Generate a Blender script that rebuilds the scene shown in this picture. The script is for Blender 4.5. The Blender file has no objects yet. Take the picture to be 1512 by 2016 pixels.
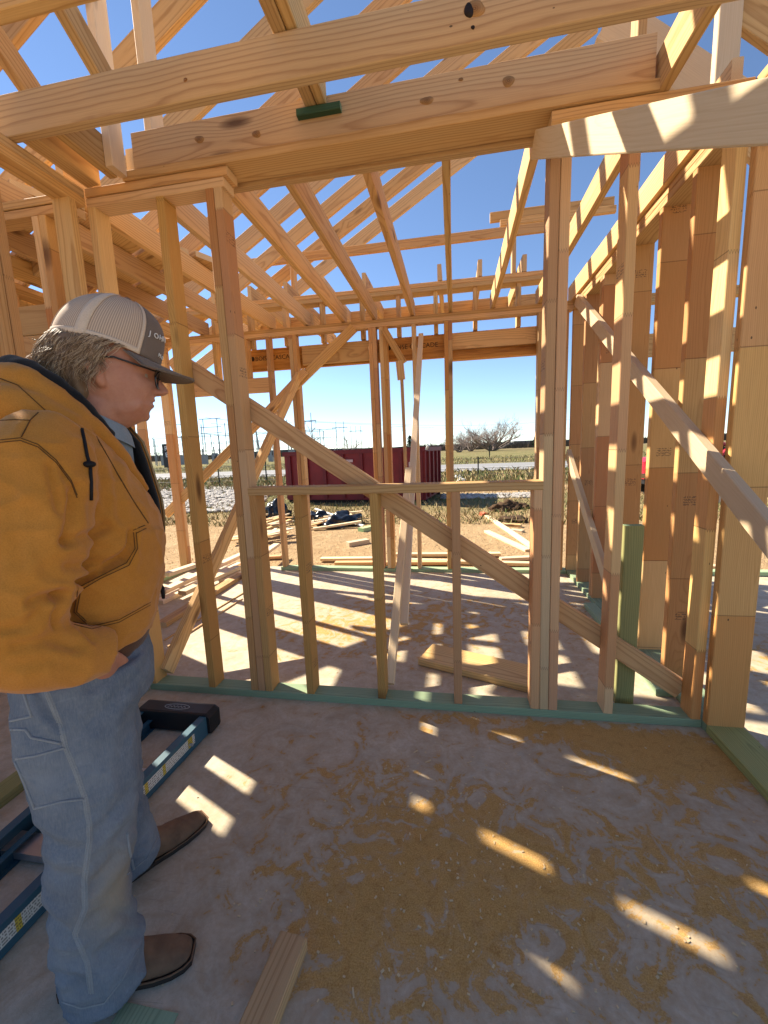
import bpy, bmesh, math, random
from mathutils import Vector, Matrix, noise
R = math.radians
rnd = random.Random(7)

# ------------------------------------------------------------------ camera, sky, sun, exposure
sc = bpy.context.scene
cam_d = bpy.data.cameras.new('camera'); cam = bpy.data.objects.new('camera', cam_d)
sc.collection.objects.link(cam); sc.camera = cam
cam_d.sensor_fit = 'VERTICAL'; cam_d.sensor_height = 36.0; cam_d.lens = 811.3 / 2016 * 36.0
cam_d.clip_start = 0.05; cam_d.clip_end = 6000
CF = Vector((-0.17090, 0.97394, -0.14910)); CR = Vector((0.98522, 0.16708, -0.03788)); CU = Vector((0.01198, 0.15336, 0.98810))
CC = Vector((0, 0, 1.243))
cam.matrix_world = Matrix(((CR.x, CU.x, -CF.x, CC.x), (CR.y, CU.y, -CF.y, CC.y), (CR.z, CU.z, -CF.z, CC.z), (0, 0, 0, 1)))
SUN_EL, SHADOW_AZ = R(39.0), R(-24.0)          # shadows fall along +x, turned 24 degrees towards the camera
to_sun = Vector((-math.cos(SHADOW_AZ) * math.cos(SUN_EL), -math.sin(SHADOW_AZ) * math.cos(SUN_EL), math.sin(SUN_EL)))
world = bpy.data.worlds.new('World'); sc.world = world; world.use_nodes = True
wn = world.node_tree.nodes; wl = world.node_tree.links
sky = wn.new('ShaderNodeTexSky'); sky.sky_type = 'NISHITA'; sky.sun_disc = False
sky.sun_elevation = SUN_EL; sky.sun_rotation = math.atan2(to_sun.x, to_sun.y)
sky.air_density = 0.72; sky.dust_density = 0.0; sky.ozone_density = 2.6
wl.new(sky.outputs[0], wn['Background'].inputs[0]); wn['Background'].inputs[1].default_value = 0.083
sun_d = bpy.data.lights.new('sun', 'SUN'); sun_d.energy = 5.0; sun_d.angle = R(0.55); sun_d.color = (1.0, 0.89, 0.72)
sun = bpy.data.objects.new('sun', sun_d); sc.collection.objects.link(sun)
sun.rotation_euler = (-to_sun).to_track_quat('-Z', 'Y').to_euler(); sun.location = to_sun * 30
sc.view_settings.view_transform = 'Standard'; sc.view_settings.look = 'None'
sc.view_settings.exposure = 1.42; sc.view_settings.gamma = 1.0

# ------------------------------------------------------------------ helpers
COL = sc.collection
def tag(o, label=None, cat=None, group=None, kind=None):
    if label: o['label'] = label
    if cat: o['category'] = cat
    if group: o['group'] = group
    if kind: o['kind'] = kind
    return o
def thing(name, label, cat, loc=(0, 0, 0), group=None):
    o = bpy.data.objects.new(name, None); COL.objects.link(o); o.location = loc; o.empty_display_size = .1
    return tag(o, label, cat, group, 'thing')
def mesh_obj(name, verts, faces, mats, parent=None, mi=None, smooth=False, uv=None, origin=None):
    """verts in world space; origin = where the object's own origin goes"""
    org = Vector(origin) if origin is not None else Vector((0, 0, 0))
    me = bpy.data.meshes.new(name)
    me.from_pydata([(v[0] - org.x, v[1] - org.y, v[2] - org.z) for v in verts], [], faces)
    for m in (mats if isinstance(mats, (list, tuple)) else [mats]): me.materials.append(m)
    if mi: me.polygons.foreach_set('material_index', mi)
    if smooth: me.polygons.foreach_set('use_smooth', [True] * len(me.polygons))
    me.update()
    o = bpy.data.objects.new(name, me); COL.objects.link(o)
    o.location = org
    if parent is not None:
        o.parent = parent; o.location = org - world_loc(parent)
    return o
def world_loc(o):
    l = Vector(o.location)
    while o.parent: o = o.parent; l = l + Vector(o.location)
    return l
class MB:
    def __init__(s): s.v = []; s.f = []; s.mi = []
    def add(s, verts, faces, mi=0):
        n = len(s.v); s.v += [tuple(v) for v in verts]; s.f += [tuple(i + n for i in f) for f in faces]; s.mi += [mi] * len(faces)
    def box(s, x0, x1, y0, y1, z0, z1, mi=0, M=None):
        v = [(x, y, z) for z in (z0, z1) for y in (y0, y1) for x in (x0, x1)]
        if M is not None: v = [tuple(M @ Vector(q)) for q in v]
        s.add(v, [(0, 2, 3, 1), (4, 5, 7, 6), (0, 1, 5, 4), (2, 6, 7, 3), (0, 4, 6, 2), (1, 3, 7, 5)], mi)
    def bar(s, p, q, w, t=None, mi=0, up=(0, 0, 1)):
        p, q = Vector(p), Vector(q); d = (q - p).normalized(); u = Vector(up)
        if abs(d.dot(u)) > .98: u = Vector((1, 0, 0))
        a = d.cross(u).normalized() * (w / 2); b = d.cross(a).normalized() * ((t or w) / 2)
        v = [p - a - b, p + a - b, p + a + b, p - a + b, q - a - b, q + a - b, q + a + b, q - a + b]
        s.add(v, [(0, 1, 2, 3), (7, 6, 5, 4), (0, 4, 5, 1), (1, 5, 6, 2), (2, 6, 7, 3), (3, 7, 4, 0)], mi)
    def tube(s, pts, rad, n=8, mi=0, cap=True):
        pts = [Vector(p) for p in pts]; m = len(pts); rings = []
        rr = rad if isinstance(rad, (list, tuple)) else [rad] * m
        prev = None
        for i, p in enumerate(pts):
            d = (pts[min(i + 1, m - 1)] - pts[max(i - 1, 0)]).normalized()
            u = prev if prev is not None else (Vector((0, 0, 1)) if abs(d.z) < .9 else Vector((1, 0, 0)))
            a = (u - d * u.dot(d)).normalized(); b = d.cross(a); prev = a
            rings.append([p + (a * math.cos(2 * math.pi * k / n) + b * math.sin(2 * math.pi * k / n)) * rr[i] for k in range(n)])
        s.loft(rings, mi, cap)
    def loft(s, rings, mi=0, cap=True):
        n = len(rings[0]); v = [q for r in rings for q in r]; f = []
        for i in range(len(rings) - 1):
            for k in range(n):
                f.append((i * n + k, i * n + (k + 1) % n, (i + 1) * n + (k + 1) % n, (i + 1) * n + k))
        if cap: f.append(tuple(range(n - 1, -1, -1))); f.append(tuple((len(rings) - 1) * n + k for k in range(n)))
        s.add(v, f, mi)
    def sphere(s, c, r, nu=12, nv=8, mi=0, M=None):
        c = Vector(c); r = Vector(r) if not isinstance(r, (int, float)) else Vector((r, r, r)); v = []; f = []
        for j in range(nv + 1):
            th = math.pi * j / nv
            for i in range(nu):
                ph = 2 * math.pi * i / nu
                q = Vector((r.x * math.sin(th) * math.cos(ph), r.y * math.sin(th) * math.sin(ph), r.z * math.cos(th)))
                if M is not None: q = M @ q
                v.append(c + q)
        for j in range(nv):
            for i in range(nu):
                f.append((j * nu + i, (j + 1) * nu + i, (j + 1) * nu + (i + 1) % nu, j * nu + (i + 1) % nu))
        s.add(v, f, mi)
    def build(s, name, mats, parent=None, smooth=False, origin=None):
        if origin is None:
            xs = [v[0] for v in s.v]; ys = [v[1] for v in s.v]; zs = [v[2] for v in s.v]
            origin = ((min(xs) + max(xs)) / 2, (min(ys) + max(ys)) / 2, min(zs))
        return mesh_obj(name, s.v, s.f, mats, parent, s.mi, smooth, origin=origin)
def ray(px, py): return CF + CR * ((px - 756) / 811.3) - CU * ((py - 1008) / 811.3)
def G(px, py, z=0.0):                                    # survey note of the photo -> spot on the level z
    d = ray(px, py); return CC + d * ((z - CC.z) / d.z)

# ------------------------------------------------------------------ materials
class NT:
    def __init__(s, name):
        s.m = bpy.data.materials.new(name); s.m.use_nodes = True
        s.t = s.m.node_tree; s.bsdf = s.t.nodes['Principled BSDF']
    def n(s, typ, **kw):
        nd = s.t.nodes.new('ShaderNode' + typ)
        ins = kw.pop('ins', {})
        for k, v in kw.items(): setattr(nd, k, v)
        for k, v in ins.items(): s.set(nd.inputs[k], v)
        return nd
    def set(s, sock, v):
        if isinstance(v, bpy.types.NodeSocket): s.t.links.new(v, sock)
        elif isinstance(v, bpy.types.Node): s.t.links.new(v.outputs[0], sock)
        else: sock.default_value = v
    def math(s, op, a, b=0.0, c=0.0, clamp=False):
        nd = s.t.nodes.new('ShaderNodeMath'); nd.operation = op; nd.use_clamp = clamp
        for i, v in enumerate((a, b, c)): s.set(nd.inputs[i], v)
        return nd.outputs[0]
    def mix(s, f, a, b, mode='MIX'):
        nd = s.t.nodes.new('ShaderNodeMix'); nd.data_type = 'RGBA'; nd.blend_type = mode
        s.set(nd.inputs[0], f)
        for i, v in ((6, a), (7, b)):
            s.set(nd.inputs[i], v if not isinstance(v, tuple) else (v + (1,))[:4])
        return nd.outputs[2]
    def ramp(s, f, stops, interp='LINEAR'):
        nd = s.t.nodes.new('ShaderNodeValToRGB'); nd.color_ramp.interpolation = interp; s.set(nd.inputs[0], f)
        e = nd.color_ramp.elements
        while len(e) < len(stops): e.new(.5)
        for k, (p, c) in enumerate(stops):
            e[k].position = p; e[k].color = (c + (1,))[:4] if isinstance(c, tuple) else (c, c, c, 1)
        return nd.outputs[0]
    def noise(s, vec, scale, detail=3, rough=.55, dim='3D', dist=0.0):
        nd = s.t.nodes.new('ShaderNodeTexNoise'); nd.noise_dimensions = dim
        if vec is not None: s.set(nd.inputs['Vector'], vec)
        s.set(nd.inputs['Scale'], scale); nd.inputs['Detail'].default_value = detail; nd.inputs['Roughness'].default_value = rough
        nd.inputs['Distortion'].default_value = dist
        return nd.outputs[0]
    def vec(s, x, y, z=0.0):
        nd = s.t.nodes.new('ShaderNodeCombineXYZ')
        for i, v in enumerate((x, y, z)): s.set(nd.inputs[i], v)
        return nd.outputs[0]
    def sep(s, v):
        nd = s.t.nodes.new('ShaderNodeSeparateXYZ'); s.set(nd.inputs[0], v); return nd.outputs
    def bump(s, h, strength=.3, dist=.01):
        nd = s.t.nodes.new('ShaderNodeBump'); s.set(nd.inputs['Height'], h)
        nd.inputs['Strength'].default_value = strength; nd.inputs['Distance'].default_value = dist
        s.t.links.new(nd.outputs[0], s.bsdf.inputs['Normal'])
    def done(s, col=None, rough=.7, spec=.3, metal=0.0):
        if col is not None: s.set(s.bsdf.inputs['Base Color'], (col + (1,))[:4] if isinstance(col, tuple) else col)
        s.set(s.bsdf.inputs['Roughness'], rough); s.set(s.bsdf.inputs['Specular IOR Level'], spec); s.set(s.bsdf.inputs['Metallic'], metal)
        return s.m

def wood(name, tones, dark, ring=.75, knots=.5, fj=False, ringw=.0075, end=False, stamp=False):
    """sawn lumber: growth rings run through the board (attribute 'log': along, across, through)"""
    N = NT(name)
    at = N.n('Attribute', attribute_name='log'); u, a, b = N.sep(at.outputs['Vector'])
    rn = N.n('ObjectInfo').outputs['Random']
    r2 = N.math('FRACT', N.math('MULTIPLY', rn, 37.7)); r3 = N.math('FRACT', N.math('MULTIPLY', rn, 91.3))
    ro = N.math('MULTIPLY', rn, 60.0)
    us = N.math('ADD', u, ro)
    # knots
    kv = N.n('TexVoronoi', ins={'Vector': N.vec(N.math('MULTIPLY', us, 1.7), N.math('MULTIPLY', a, 6.0), N.math('ADD', N.math('MULTIPLY', b, 3.0), ro)), 'Scale': 1.0})
    kd = kv.outputs['Distance']; kc = N.sep(kv.outputs['Color'])[0]
    kon = N.math('LESS_THAN', kc, knots)
    swirl = N.math('MULTIPLY', N.math('MULTIPLY', N.ramp(kd, [(0.0, 1.0), (.45, 0.0)], 'EASE'), kon), .022)
    wob = N.math('MULTIPLY', N.math('SUBTRACT', N.noise(N.vec(N.math('MULTIPLY', us, .9), N.math('MULTIPLY', a, 3), b), 1.0, 2), .5), .055)
    wob2 = N.math('MULTIPLY', N.math('SUBTRACT', N.noise(N.vec(N.math('MULTIPLY', us, 6), N.math('MULTIPLY', a, 30), N.math('MULTIPLY', b, 30)), 1.0, 2), .5), .006)
    a0 = N.math('MULTIPLY', N.math('SUBTRACT', r2, .5), .16); b0 = N.math('ADD', .018, N.math('MULTIPLY', r3, .09))
    da = N.math('SUBTRACT', a, a0); db = N.math('ADD', b, b0)
    dist = N.math('SQRT', N.math('ADD', N.math('MULTIPLY', da, da), N.math('MULTIPLY', db, db)))
    dist = N.math('ADD', N.math('ADD', dist, wob), N.math('ADD', swirl, wob2))
    fr = N.math('FRACT', N.math('DIVIDE', dist, ringw))
    late = N.ramp(fr, [(0.0, .15), (.25, 0.0), (.62, .12), (.9, 1.0), (1.0, .2)])
    fib = N.noise(N.vec(N.math('MULTIPLY', us, 5), N.math('MULTIPLY', a, 260), N.math('MULTIPLY', b, 260)), 1.0, 2, .6)
    blot = N.noise(N.vec(N.math('MULTIPLY', us, 2.2), N.math('MULTIPLY', a, 9), N.math('MULTIPLY', b, 9)), 1.0, 3)
    if fj:      # finger jointed: short lengths of differing tone, toothed joints on the narrow edge
        tooth = N.math('MULTIPLY', N.math('PINGPONG', b, .0045), 3.2)
        seg = N.math('DIVIDE', N.math('ADD', us, tooth), .52)
        wn_ = N.n('TexWhiteNoise', noise_dimensions='1D', ins={'W': N.math('FLOOR', seg)})
        tone = N.math('FRACT', N.math('ADD', N.math('MULTIPLY', N.sep(wn_.outputs['Color'])[0], .75), N.math('MULTIPLY', r2, .45)))
        fs = N.math('FRACT', seg)
        joint = N.math('LESS_THAN', N.math('ABSOLUTE', N.math('SUBTRACT', fs, .004)), .0045)
    else:
        tone = N.math('ADD', N.math('MULTIPLY', r2, .8), N.math('MULTIPLY', blot, .25))
    st = [(i / (len(tones) - 1), t) for i, t in enumerate(tones)]
    base = N.ramp(tone, st)
    col = N.mix(N.math('MULTIPLY', late, N.math('MULTIPLY', ring, N.math('ADD', .45, N.math('MULTIPLY', blot, .9)))), base, N.mix(.35, dark, base))
    col = N.mix(N.math('MULTIPLY', N.ramp(fib, [(.35, 0.0), (.7, 1.0)]), .22), col, dark)
    col = N.mix(N.math('MULTIPLY', N.ramp(blot, [(.45, 0.0), (.75, 1.0)]), .25), col, tuple(c * .72 for c in tones[-1]))
    kmask = N.math('MULTIPLY', N.ramp(kd, [(.045, 1.0), (.10, .62), (.15, 0.0)]), kon)
    col = N.mix(N.math('MULTIPLY', kmask, .85), col, (.09, .035, .013))
    if fj:
        col = N.mix(N.math('MULTIPLY', joint, .55), col, (.12, .06, .025))
    if stamp:   # mill stamps: rows of small ink strokes
        wn2 = N.n('TexWhiteNoise', noise_dimensions='1D', ins={'W': N.math('ADD', N.math('FLOOR', seg), 17.3)})
        on = N.math('LESS_THAN', N.sep(wn2.outputs['Color'])[0], .3)
        fs2 = N.math('SUBTRACT', fs, N.math('MULTIPLY', N.sep(wn2.outputs['Color'])[1], .7))
        band = N.math('MULTIPLY', N.math('GREATER_THAN', fs2, .10), N.math('LESS_THAN', fs2, .185))
        cells = N.n('TexWhiteNoise', noise_dimensions='2D', ins={'Vector': N.vec(N.math('FLOOR', N.math('MULTIPLY', us, 240)), N.math('FLOOR', N.math('MULTIPLY', N.math('ADD', a, b), 200)), 0)})
        rows = N.math('GREATER_THAN', N.math('FRACT', N.math('MULTIPLY', us, 80)), .34)
        inks = N.math('MULTIPLY', N.math('GREATER_THAN', N.sep(cells.outputs['Color'])[0], .48), rows)
        wide = N.math('LESS_THAN', N.math('ABSOLUTE', a), .036)
        ink = N.math('MULTIPLY', N.math('MULTIPLY', N.math('MULTIPLY', on, band), inks), wide)
        col = N.mix(N.math('MULTIPLY', ink, .6), col, (.06, .045, .04))
    dots = N.n('TexVoronoi', ins={'Vector': N.vec(N.math('MULTIPLY', us, 8.0), N.math('MULTIPLY', N.math('ADD', a, N.math('MULTIPLY', b, 1.7)), 14.0), ro), 'Scale': 1.0})
    nail = N.math('MULTIPLY', N.math('LESS_THAN', dots.outputs['Distance'], .042), N.math('LESS_THAN', N.sep(dots.outputs['Color'])[1], .3))
    col = N.mix(N.math('MULTIPLY', nail, .8), col, (.05, .03, .02))
    val = N.n('HueSaturation', ins={'Color': col, 'Hue': N.math('ADD', .493, N.math('MULTIPLY', r3, .010)), 'Saturation': N.math('ADD', .88, N.math('MULTIPLY', r2, .24)), 'Value': N.math('ADD', .80, N.math('MULTIPLY', rn, .34))})
    col = val.outputs[0]
    if end: col = N.mix(.3, col, (.75, .62, .42))
    return N.done(col, .72, .25)

W_JOIST = wood('joist_pine', [(.69, .47, .225), (.61, .375, .155), (.73, .53, .285)], (.31, .14, .04), 1.0, .55, ringw=.0125)
W_STUD = wood('stud_fingerjoint', [(.71, .49, .235), (.60, .36, .145), (.50, .225, .09), (.75, .56, .30), (.53, .265, .105), (.70, .46, .195)], (.32, .14, .045), .55, .35, fj=True, ringw=.006, stamp=True)
W_STUD2 = wood('stud_fingerjoint_warm', [(.63, .40, .17), (.52, .255, .105), (.58, .335, .14), (.67, .45, .195)], (.29, .115, .035), .6, .4, fj=True, ringw=.006, stamp=True)
W_PALE = wood('pale_spruce', [(.74, .60, .40), (.70, .53, .33), (.76, .63, .44)], (.50, .33, .17), .35, .35, ringw=.006)
W_TREAT = wood('treated_green', [(.36, .46, .27), (.27, .40, .235), (.46, .50, .29)], (.12, .19, .09), .9, .35, ringw=.007)
W_TREAT2 = wood('treated_olive', [(.37, .345, .12), (.31, .31, .11), (.44, .40, .16)], (.14, .145, .05), .9, .45, ringw=.007)
W_TREATD = wood('treated_dark', [(.06, .13, .065), (.045, .10, .05)], (.025, .05, .025), .7, .35, ringw=.007)
W_END = wood('end_grain', [(.66, .47, .25), (.60, .40, .19)], (.36, .19, .08), .9, .1, ringw=.005, end=True)
W_TEND = wood('treated_end_grain', [(.28, .40, .22), (.22, .34, .18)], (.12, .2, .1), .7, .1, ringw=.005)
def mat_lvl():
    N = NT('laminated_veneer'); at = N.n('Attribute', attribute_name='log'); u, a, b = N.sep(at.outputs['Vector'])
    f = N.noise(N.vec(N.math('MULTIPLY', u, 3), N.math('MULTIPLY', a, 40), N.math('MULTIPLY', b, 250)), 1.0, 4, .65)
    c = N.ramp(f, [(.3, (.30, .115, .02)), (.5, (.50, .225, .045)), (.7, (.62, .32, .08))])
    return N.done(c, .55, .35)
W_LVL = mat_lvl()

def flat(name, col, rough=.6, spec=.3, metal=0.0, var=.25, scale=12.0, bump=0.0):
    N = NT(name); tc = N.n('TexCoord').outputs['Object']
    n = N.noise(tc, scale, 4, .6)
    c = N.mix(N.ramp(n, [(.3, 0.0), (.75, 1.0)]), col, tuple(x * (1 - var) for x in col))
    if bump: N.bump(n, bump, .01)
    return N.done(c, N.math('ADD', rough - .08, N.math('MULTIPLY', n, .16)), spec, metal)

# ------------------------------------------------------------------ lumber
C_H = .0028
def stick(name, p, q, wdir, w, t, mat=None, parent=None, bow=None, endm=None, cut0=0.0, cut1=0.0, n=None):
    """board from p to q (centre line); w = size along wdir, t = the other size; cut = skew of the end cuts along wdir"""
    mat = mat or W_JOIST
    p, q = Vector(p), Vector(q); d = q - p; L = d.length; d.normalize()
    A = Vector(wdir); A = (A - d * A.dot(d)).normalized(); B = d.cross(A).normalized()
    h, k = w / 2, t / 2; c = min(C_H, h * .3, k * .3)
    prof = [(-h + c, -k), (h - c, -k), (h, -k + c), (h, k - c), (h - c, k), (-h + c, k), (-h, k - c), (-h, -k + c)]
    n = n or (2 if L < .6 else 4 if L < 1.6 else 6)
    bw = rnd.uniform(-1, 1) * min(.006, .0022 * L) if bow is None else bow
    bw2 = rnd.uniform(-1, 1) * min(.004, .0015 * L) if bow is None else 0
    mid = (p + q) / 2
    V = []; LG = []; Fc = []; mi = []
    for i in range(n):
        s = i / (n - 1); o = 4 * s * (1 - s)
        for (x, y) in prof:
            sk = (cut0 * (1 - s) + cut1 * s) * (x / w)
            V.append(p + d * (L * s + sk) + A * (x + bw2 * o) + B * (y + bw * o) - mid); LG.append((L * s + sk, x, y))
    for i in range(n - 1):
        for j in range(8):
            j2 = (j + 1) % 8; Fc.append((i * 8 + j, i * 8 + j2, (i + 1) * 8 + j2, (i + 1) * 8 + j)); mi.append(0)
    Fc.append(tuple(range(7, -1, -1))); Fc.append(tuple((n - 1) * 8 + j for j in range(8))); mi += [1, 1]
    me = bpy.data.meshes.new(name); me.from_pydata([tuple(v) for v in V], [], Fc)
    me.materials.append(mat); me.materials.append(endm or (W_TEND if mat in (W_TREAT, W_TREAT2, W_TREATD) else W_END))
    me.polygons.foreach_set('material_index', mi)
    at = me.attributes.new('log', 'FLOAT_VECTOR', 'POINT'); at.data.foreach_set('vector', [c_ for l in LG for c_ in l])
    me.update()
    o = bpy.data.objects.new(name, me); COL.objects.link(o)
    o.location = mid - (world_loc(parent) if parent is not None else Vector((0, 0, 0)))
    if parent is not None: o.parent = parent
    return o
def lum(name, x0, x1, y0, y1, z0, z1, parent=None, mat=None, **kw):
    """axis aligned board given by its extents"""
    e = (x1 - x0, y1 - y0, z1 - z0); k = max(range(3), key=lambda i: e[i]); c = [(x0 + x1) / 2, (y0 + y1) / 2, (z0 + z1) / 2]
    lo = [x0, y0, z0][k]; hi = [x1, y1, z1][k]; p = list(c); q = list(c); p[k] = lo; q[k] = hi
    oth = [i for i in range(3) if i != k]; wi = max(oth, key=lambda i: e[i]); ti = min(oth, key=lambda i: e[i])
    if wi == ti: wi, ti = oth
    wd = [0, 0, 0]; wd[wi] = 1
    return stick(name, p, q, wd, e[wi], e[ti], mat, parent, **kw)
T = .038; W4 = .089; W6 = .140
def text(name, body, size, M, mat, parent, extrude=.0006, spacing=1.0):
    cu = bpy.data.curves.new(name, 'FONT'); cu.body = body; cu.size = size; cu.extrude = extrude; cu.align_x = 'CENTER'; cu.align_y = 'CENTER'; cu.space_character = spacing
    cu.resolution_u = 2
    tmp = bpy.data.objects.new(name, cu); COL.objects.link(tmp)
    dg = bpy.context.evaluated_depsgraph_get(); me = bpy.data.meshes.new_from_object(tmp.evaluated_get(dg))
    bpy.data.objects.remove(tmp); bpy.data.curves.remove(cu)
    me.materials.clear(); me.materials.append(mat)
    o = bpy.data.objects.new(name, me); COL.objects.link(o)
    loc, rot, s = M.decompose(); o.parent = parent; o.rotation_euler = rot.to_euler(); o.location = loc - world_loc(parent)
    return o
# ------------------------------------------------------------------ the slab and the ground
def mat_slab():
    N = NT('slab_concrete'); tc = N.n('TexCoord').outputs['Object']
    x, y, z = N.sep(tc)
    big = N.noise(tc, 1.3, 5, .6, dist=.4); fine = N.noise(tc, 90, 3, .7); mid = N.noise(tc, 9, 5, .65)
    grey = N.mix(N.ramp(big, [(.3, 0.0), (.7, 1.0)]), (.50, .43, .315), (.59, .52, .39))
    grey = N.mix(N.math('MULTIPLY', N.ramp(mid, [(.45, 0.0), (.7, 1.0)]), .45), grey, (.28, .235, .165))
    grey = N.mix(N.math('MULTIPLY', N.ramp(fine, [(.4, 0.0), (.75, 1.0)]), .3), grey, (.25, .22, .18))
    # sawdust: drifts with crisp, curled edges; densest in a few swept heaps
    heap = None
    for (cx, cy, rx, ry, s) in ((.06, 1.08, .42, .26, .29), (.85, 1.64, .4, .13, .42), (.25, 1.74, .5, .07, .26), (-.28, .84, .2, .16, .2), (.3, .9, .8, .5, .10), (-.4, 1.5, .5, .25, .1), (.85, 1.15, .35, .4, .17), (-.6, 1.2, .35, .4, .1), (0, 3.0, 1.1, .7, .2), (-.9, 2.6, .7, .5, .17), (1.7, 2.6, .8, .8, .16)):
        dx = N.math('DIVIDE', N.math('SUBTRACT', x, cx), rx); dy = N.math('DIVIDE', N.math('SUBTRACT', y, cy), ry)
        g = N.math('MULTIPLY', N.math('EXPONENT', N.math('MULTIPLY', N.math('ADD', N.math('MULTIPLY', dx, dx), N.math('MULTIPLY', dy, dy)), -.8)), s)
        heap = g if heap is None else N.math('ADD', heap, g)
    edge = N.noise(tc, 8.5, 6, .64, dist=1.6); edge2 = N.noise(tc, 30, 4, .7, dist=.9)
    v = N.math('ADD', N.math('ADD', heap, N.math('MULTIPLY', edge, .95)), N.math('MULTIPLY', edge2, .3))
    mask = N.ramp(v, [(.865, 0.0), (.895, .8), (1.03, 1.0)])
    thin = N.math('MULTIPLY', N.ramp(v, [(.58, 0.0), (.90, 1.0)]), .62)
    grain = N.noise(tc, 240, 2, .8)
    dust = N.mix(N.ramp(grain, [(.3, 0.0), (.72, 1.0)]), (.36, .185, .045), (.62, .39, .13))
    dust = N.mix(N.math('MULTIPLY', N.ramp(edge2, [(.5, 0.0), (.75, 1.0)]), .5), dust, (.24, .11, .03))
    col = N.mix(thin, grey, (.36, .235, .115)); col = N.mix(mask, col, dust)
    # hair cracks and trowel scratches
    sc_ = N.noise(N.vec(N.math('MULTIPLY', x, 3), N.math('MULTIPLY', y, 60), 0), 1.0, 4, .7, dist=2.0)
    col = N.mix(N.math('MULTIPLY', N.ramp(sc_, [(.62, 0.0), (.7, 1.0)]), .25), col, (.14, .12, .105))
    N.bump(N.math('ADD', N.math('MULTIPLY', edge2, .5), N.math('MULTIPLY', grain, .35)), .45, .005)
    return N.done(col, N.math('ADD', .62, N.math('MULTIPLY', mask, .3)), .3)
M_SLAB = mat_slab()
m = MB(); m.box(-3.02, 7.5, -4.0, 4.2, -.30, 0)
tag(m.build('concrete_slab', M_SLAB, origin=(0, 0, 0)), kind='structure')

def mat_ground():
    N = NT('dirt_and_grass'); tc = N.n('TexCoord').outputs['Object']; x, y, z = N.sep(tc)
    n1 = N.noise(tc, .35, 5, .6); n2 = N.noise(tc, 3.0, 6, .7); n3 = N.noise(tc, 26, 4, .75)
    dirt = N.mix(N.ramp(n2, [(.3, 0.0), (.7, 1.0)]), (.39, .255, .13), (.52, .37, .205))
    dirt = N.mix(N.math('MULTIPLY', N.ramp(n3, [(.45, 0.0), (.7, 1.0)]), .5), dirt, (.30, .19, .10))
    grass = N.mix(N.ramp(n2, [(.35, 0.0), (.65, 1.0)]), (.165, .15, .06), (.33, .26, .12))
    grass = N.mix(N.math('MULTIPLY', N.ramp(n1, [(.4, 0.0), (.65, 1.0)]), .7), grass, (.11, .14, .045))
    grass = N.mix(N.math('MULTIPLY', N.ramp(n3, [(.4, 0.0), (.7, 1.0)]), .5), grass, (.09, .075, .035))
    zone = N.math('ADD', y, N.math('MULTIPLY', N.math('SUBTRACT', N.noise(tc, .5, 5, .7), .5), 5.0))
    k = N.ramp(N.math('DIVIDE', N.math('SUBTRACT', zone, 7.2), 4.0), [(0.0, 0.0), (1.0, 1.0)])
    track = N.math('MULTIPLY', N.ramp(N.math('ABSOLUTE', N.math('DIVIDE', N.math('SUBTRACT', zone, 13.3), 2.2)), [(.5, 1.0), (1.0, 0.0)]), N.ramp(N.math('MULTIPLY', N.math('ADD', x, 1.5), .5), [(0.0, 0.0), (1.0, .85)]))
    col = N.mix(k, dirt, grass); col = N.mix(track, col, N.mix(.5, dirt, (.55, .36, .2)))
    far = N.ramp(N.math('DIVIDE', N.math('SUBTRACT', y, 55.0), 120.0), [(0.0, 0.0), (1.0, 1.0)])
    col = N.mix(far, col, N.mix(N.ramp(n1, [(.4, 0.0), (.6, 1.0)]), (.21, .155, .085), (.16, .135, .06)))
    N.bump(N.math('ADD', n2, N.math('MULTIPLY', n3, .5)), .8, .12)
    return N.done(col, .95, .1)
M_GROUND = mat_ground()
# the ground: finely heaved near the house, flat out to the horizon
def gz(x, y):
    r = math.hypot(x, y - 4); a = max(0.0, min(1.0, (r - 1.5) / 5)) * max(0.0, 1 - r / 70)
    h = noise.noise((x * .9, y * .9, 1.7)) * .05 + noise.noise((x * 3.1, y * 3.1, 5.1)) * .022
    if x > -3.4 and x < 8 and y < 4.8: h *= .3
    return -.165 + a * h
xs = [-2500, -900, -300, -120, -60, -35] + [-25 + .42 * i for i in range(120)] + [35, 60, 120, 300, 900, 2500]
ys = [-2500, -600, -150, -40, -12, -6] + [-2 + .3 * i for i in range(100)] + [32, 40, 55, 80, 150, 300, 800, 2500]
gv = [(x, y, gz(x, y)) for y in ys for x in xs]; nx = len(xs)
gf = [(j * nx + i, j * nx + i + 1, (j + 1) * nx + i + 1, (j + 1) * nx + i) for j in range(len(ys) - 1) for i in range(nx - 1)]
tag(mesh_obj('ground', gv, gf, M_GROUND, smooth=True, origin=(0, 0, 0)), kind='structure')
def mat_road():
    N = NT('asphalt'); tc = N.n('TexCoord').outputs['Object']; n = N.noise(N.vec(N.math('MULTIPLY', N.sep(tc)[0], .1), N.sep(tc)[1], 0), 1.5, 4)
    return N.done(N.mix(n, (.20, .20, .205), (.27, .265, .26)), .85, .3)
m = MB(); m.add([(-900, 24, -.12), (900, 24, -.12), (900, 33.5, -.12), (-900, 33.5, -.12)], [(0, 1, 2, 3)])
road = tag(m.build('road', mat_road(), origin=(0, 28, -.12)), kind='structure')
m = MB(); m.add([(-900, 27.2, -.115), (900, 27.2, -.115), (900, 27.45, -.115), (-900, 27.45, -.115)], [(0, 1, 2, 3)])
m.build('edge_line', flat('road_paint', (.75, .75, .72)), road)
M_RUM = flat('rumble_strip', (.06, .06, .06)); m = MB()
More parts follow.
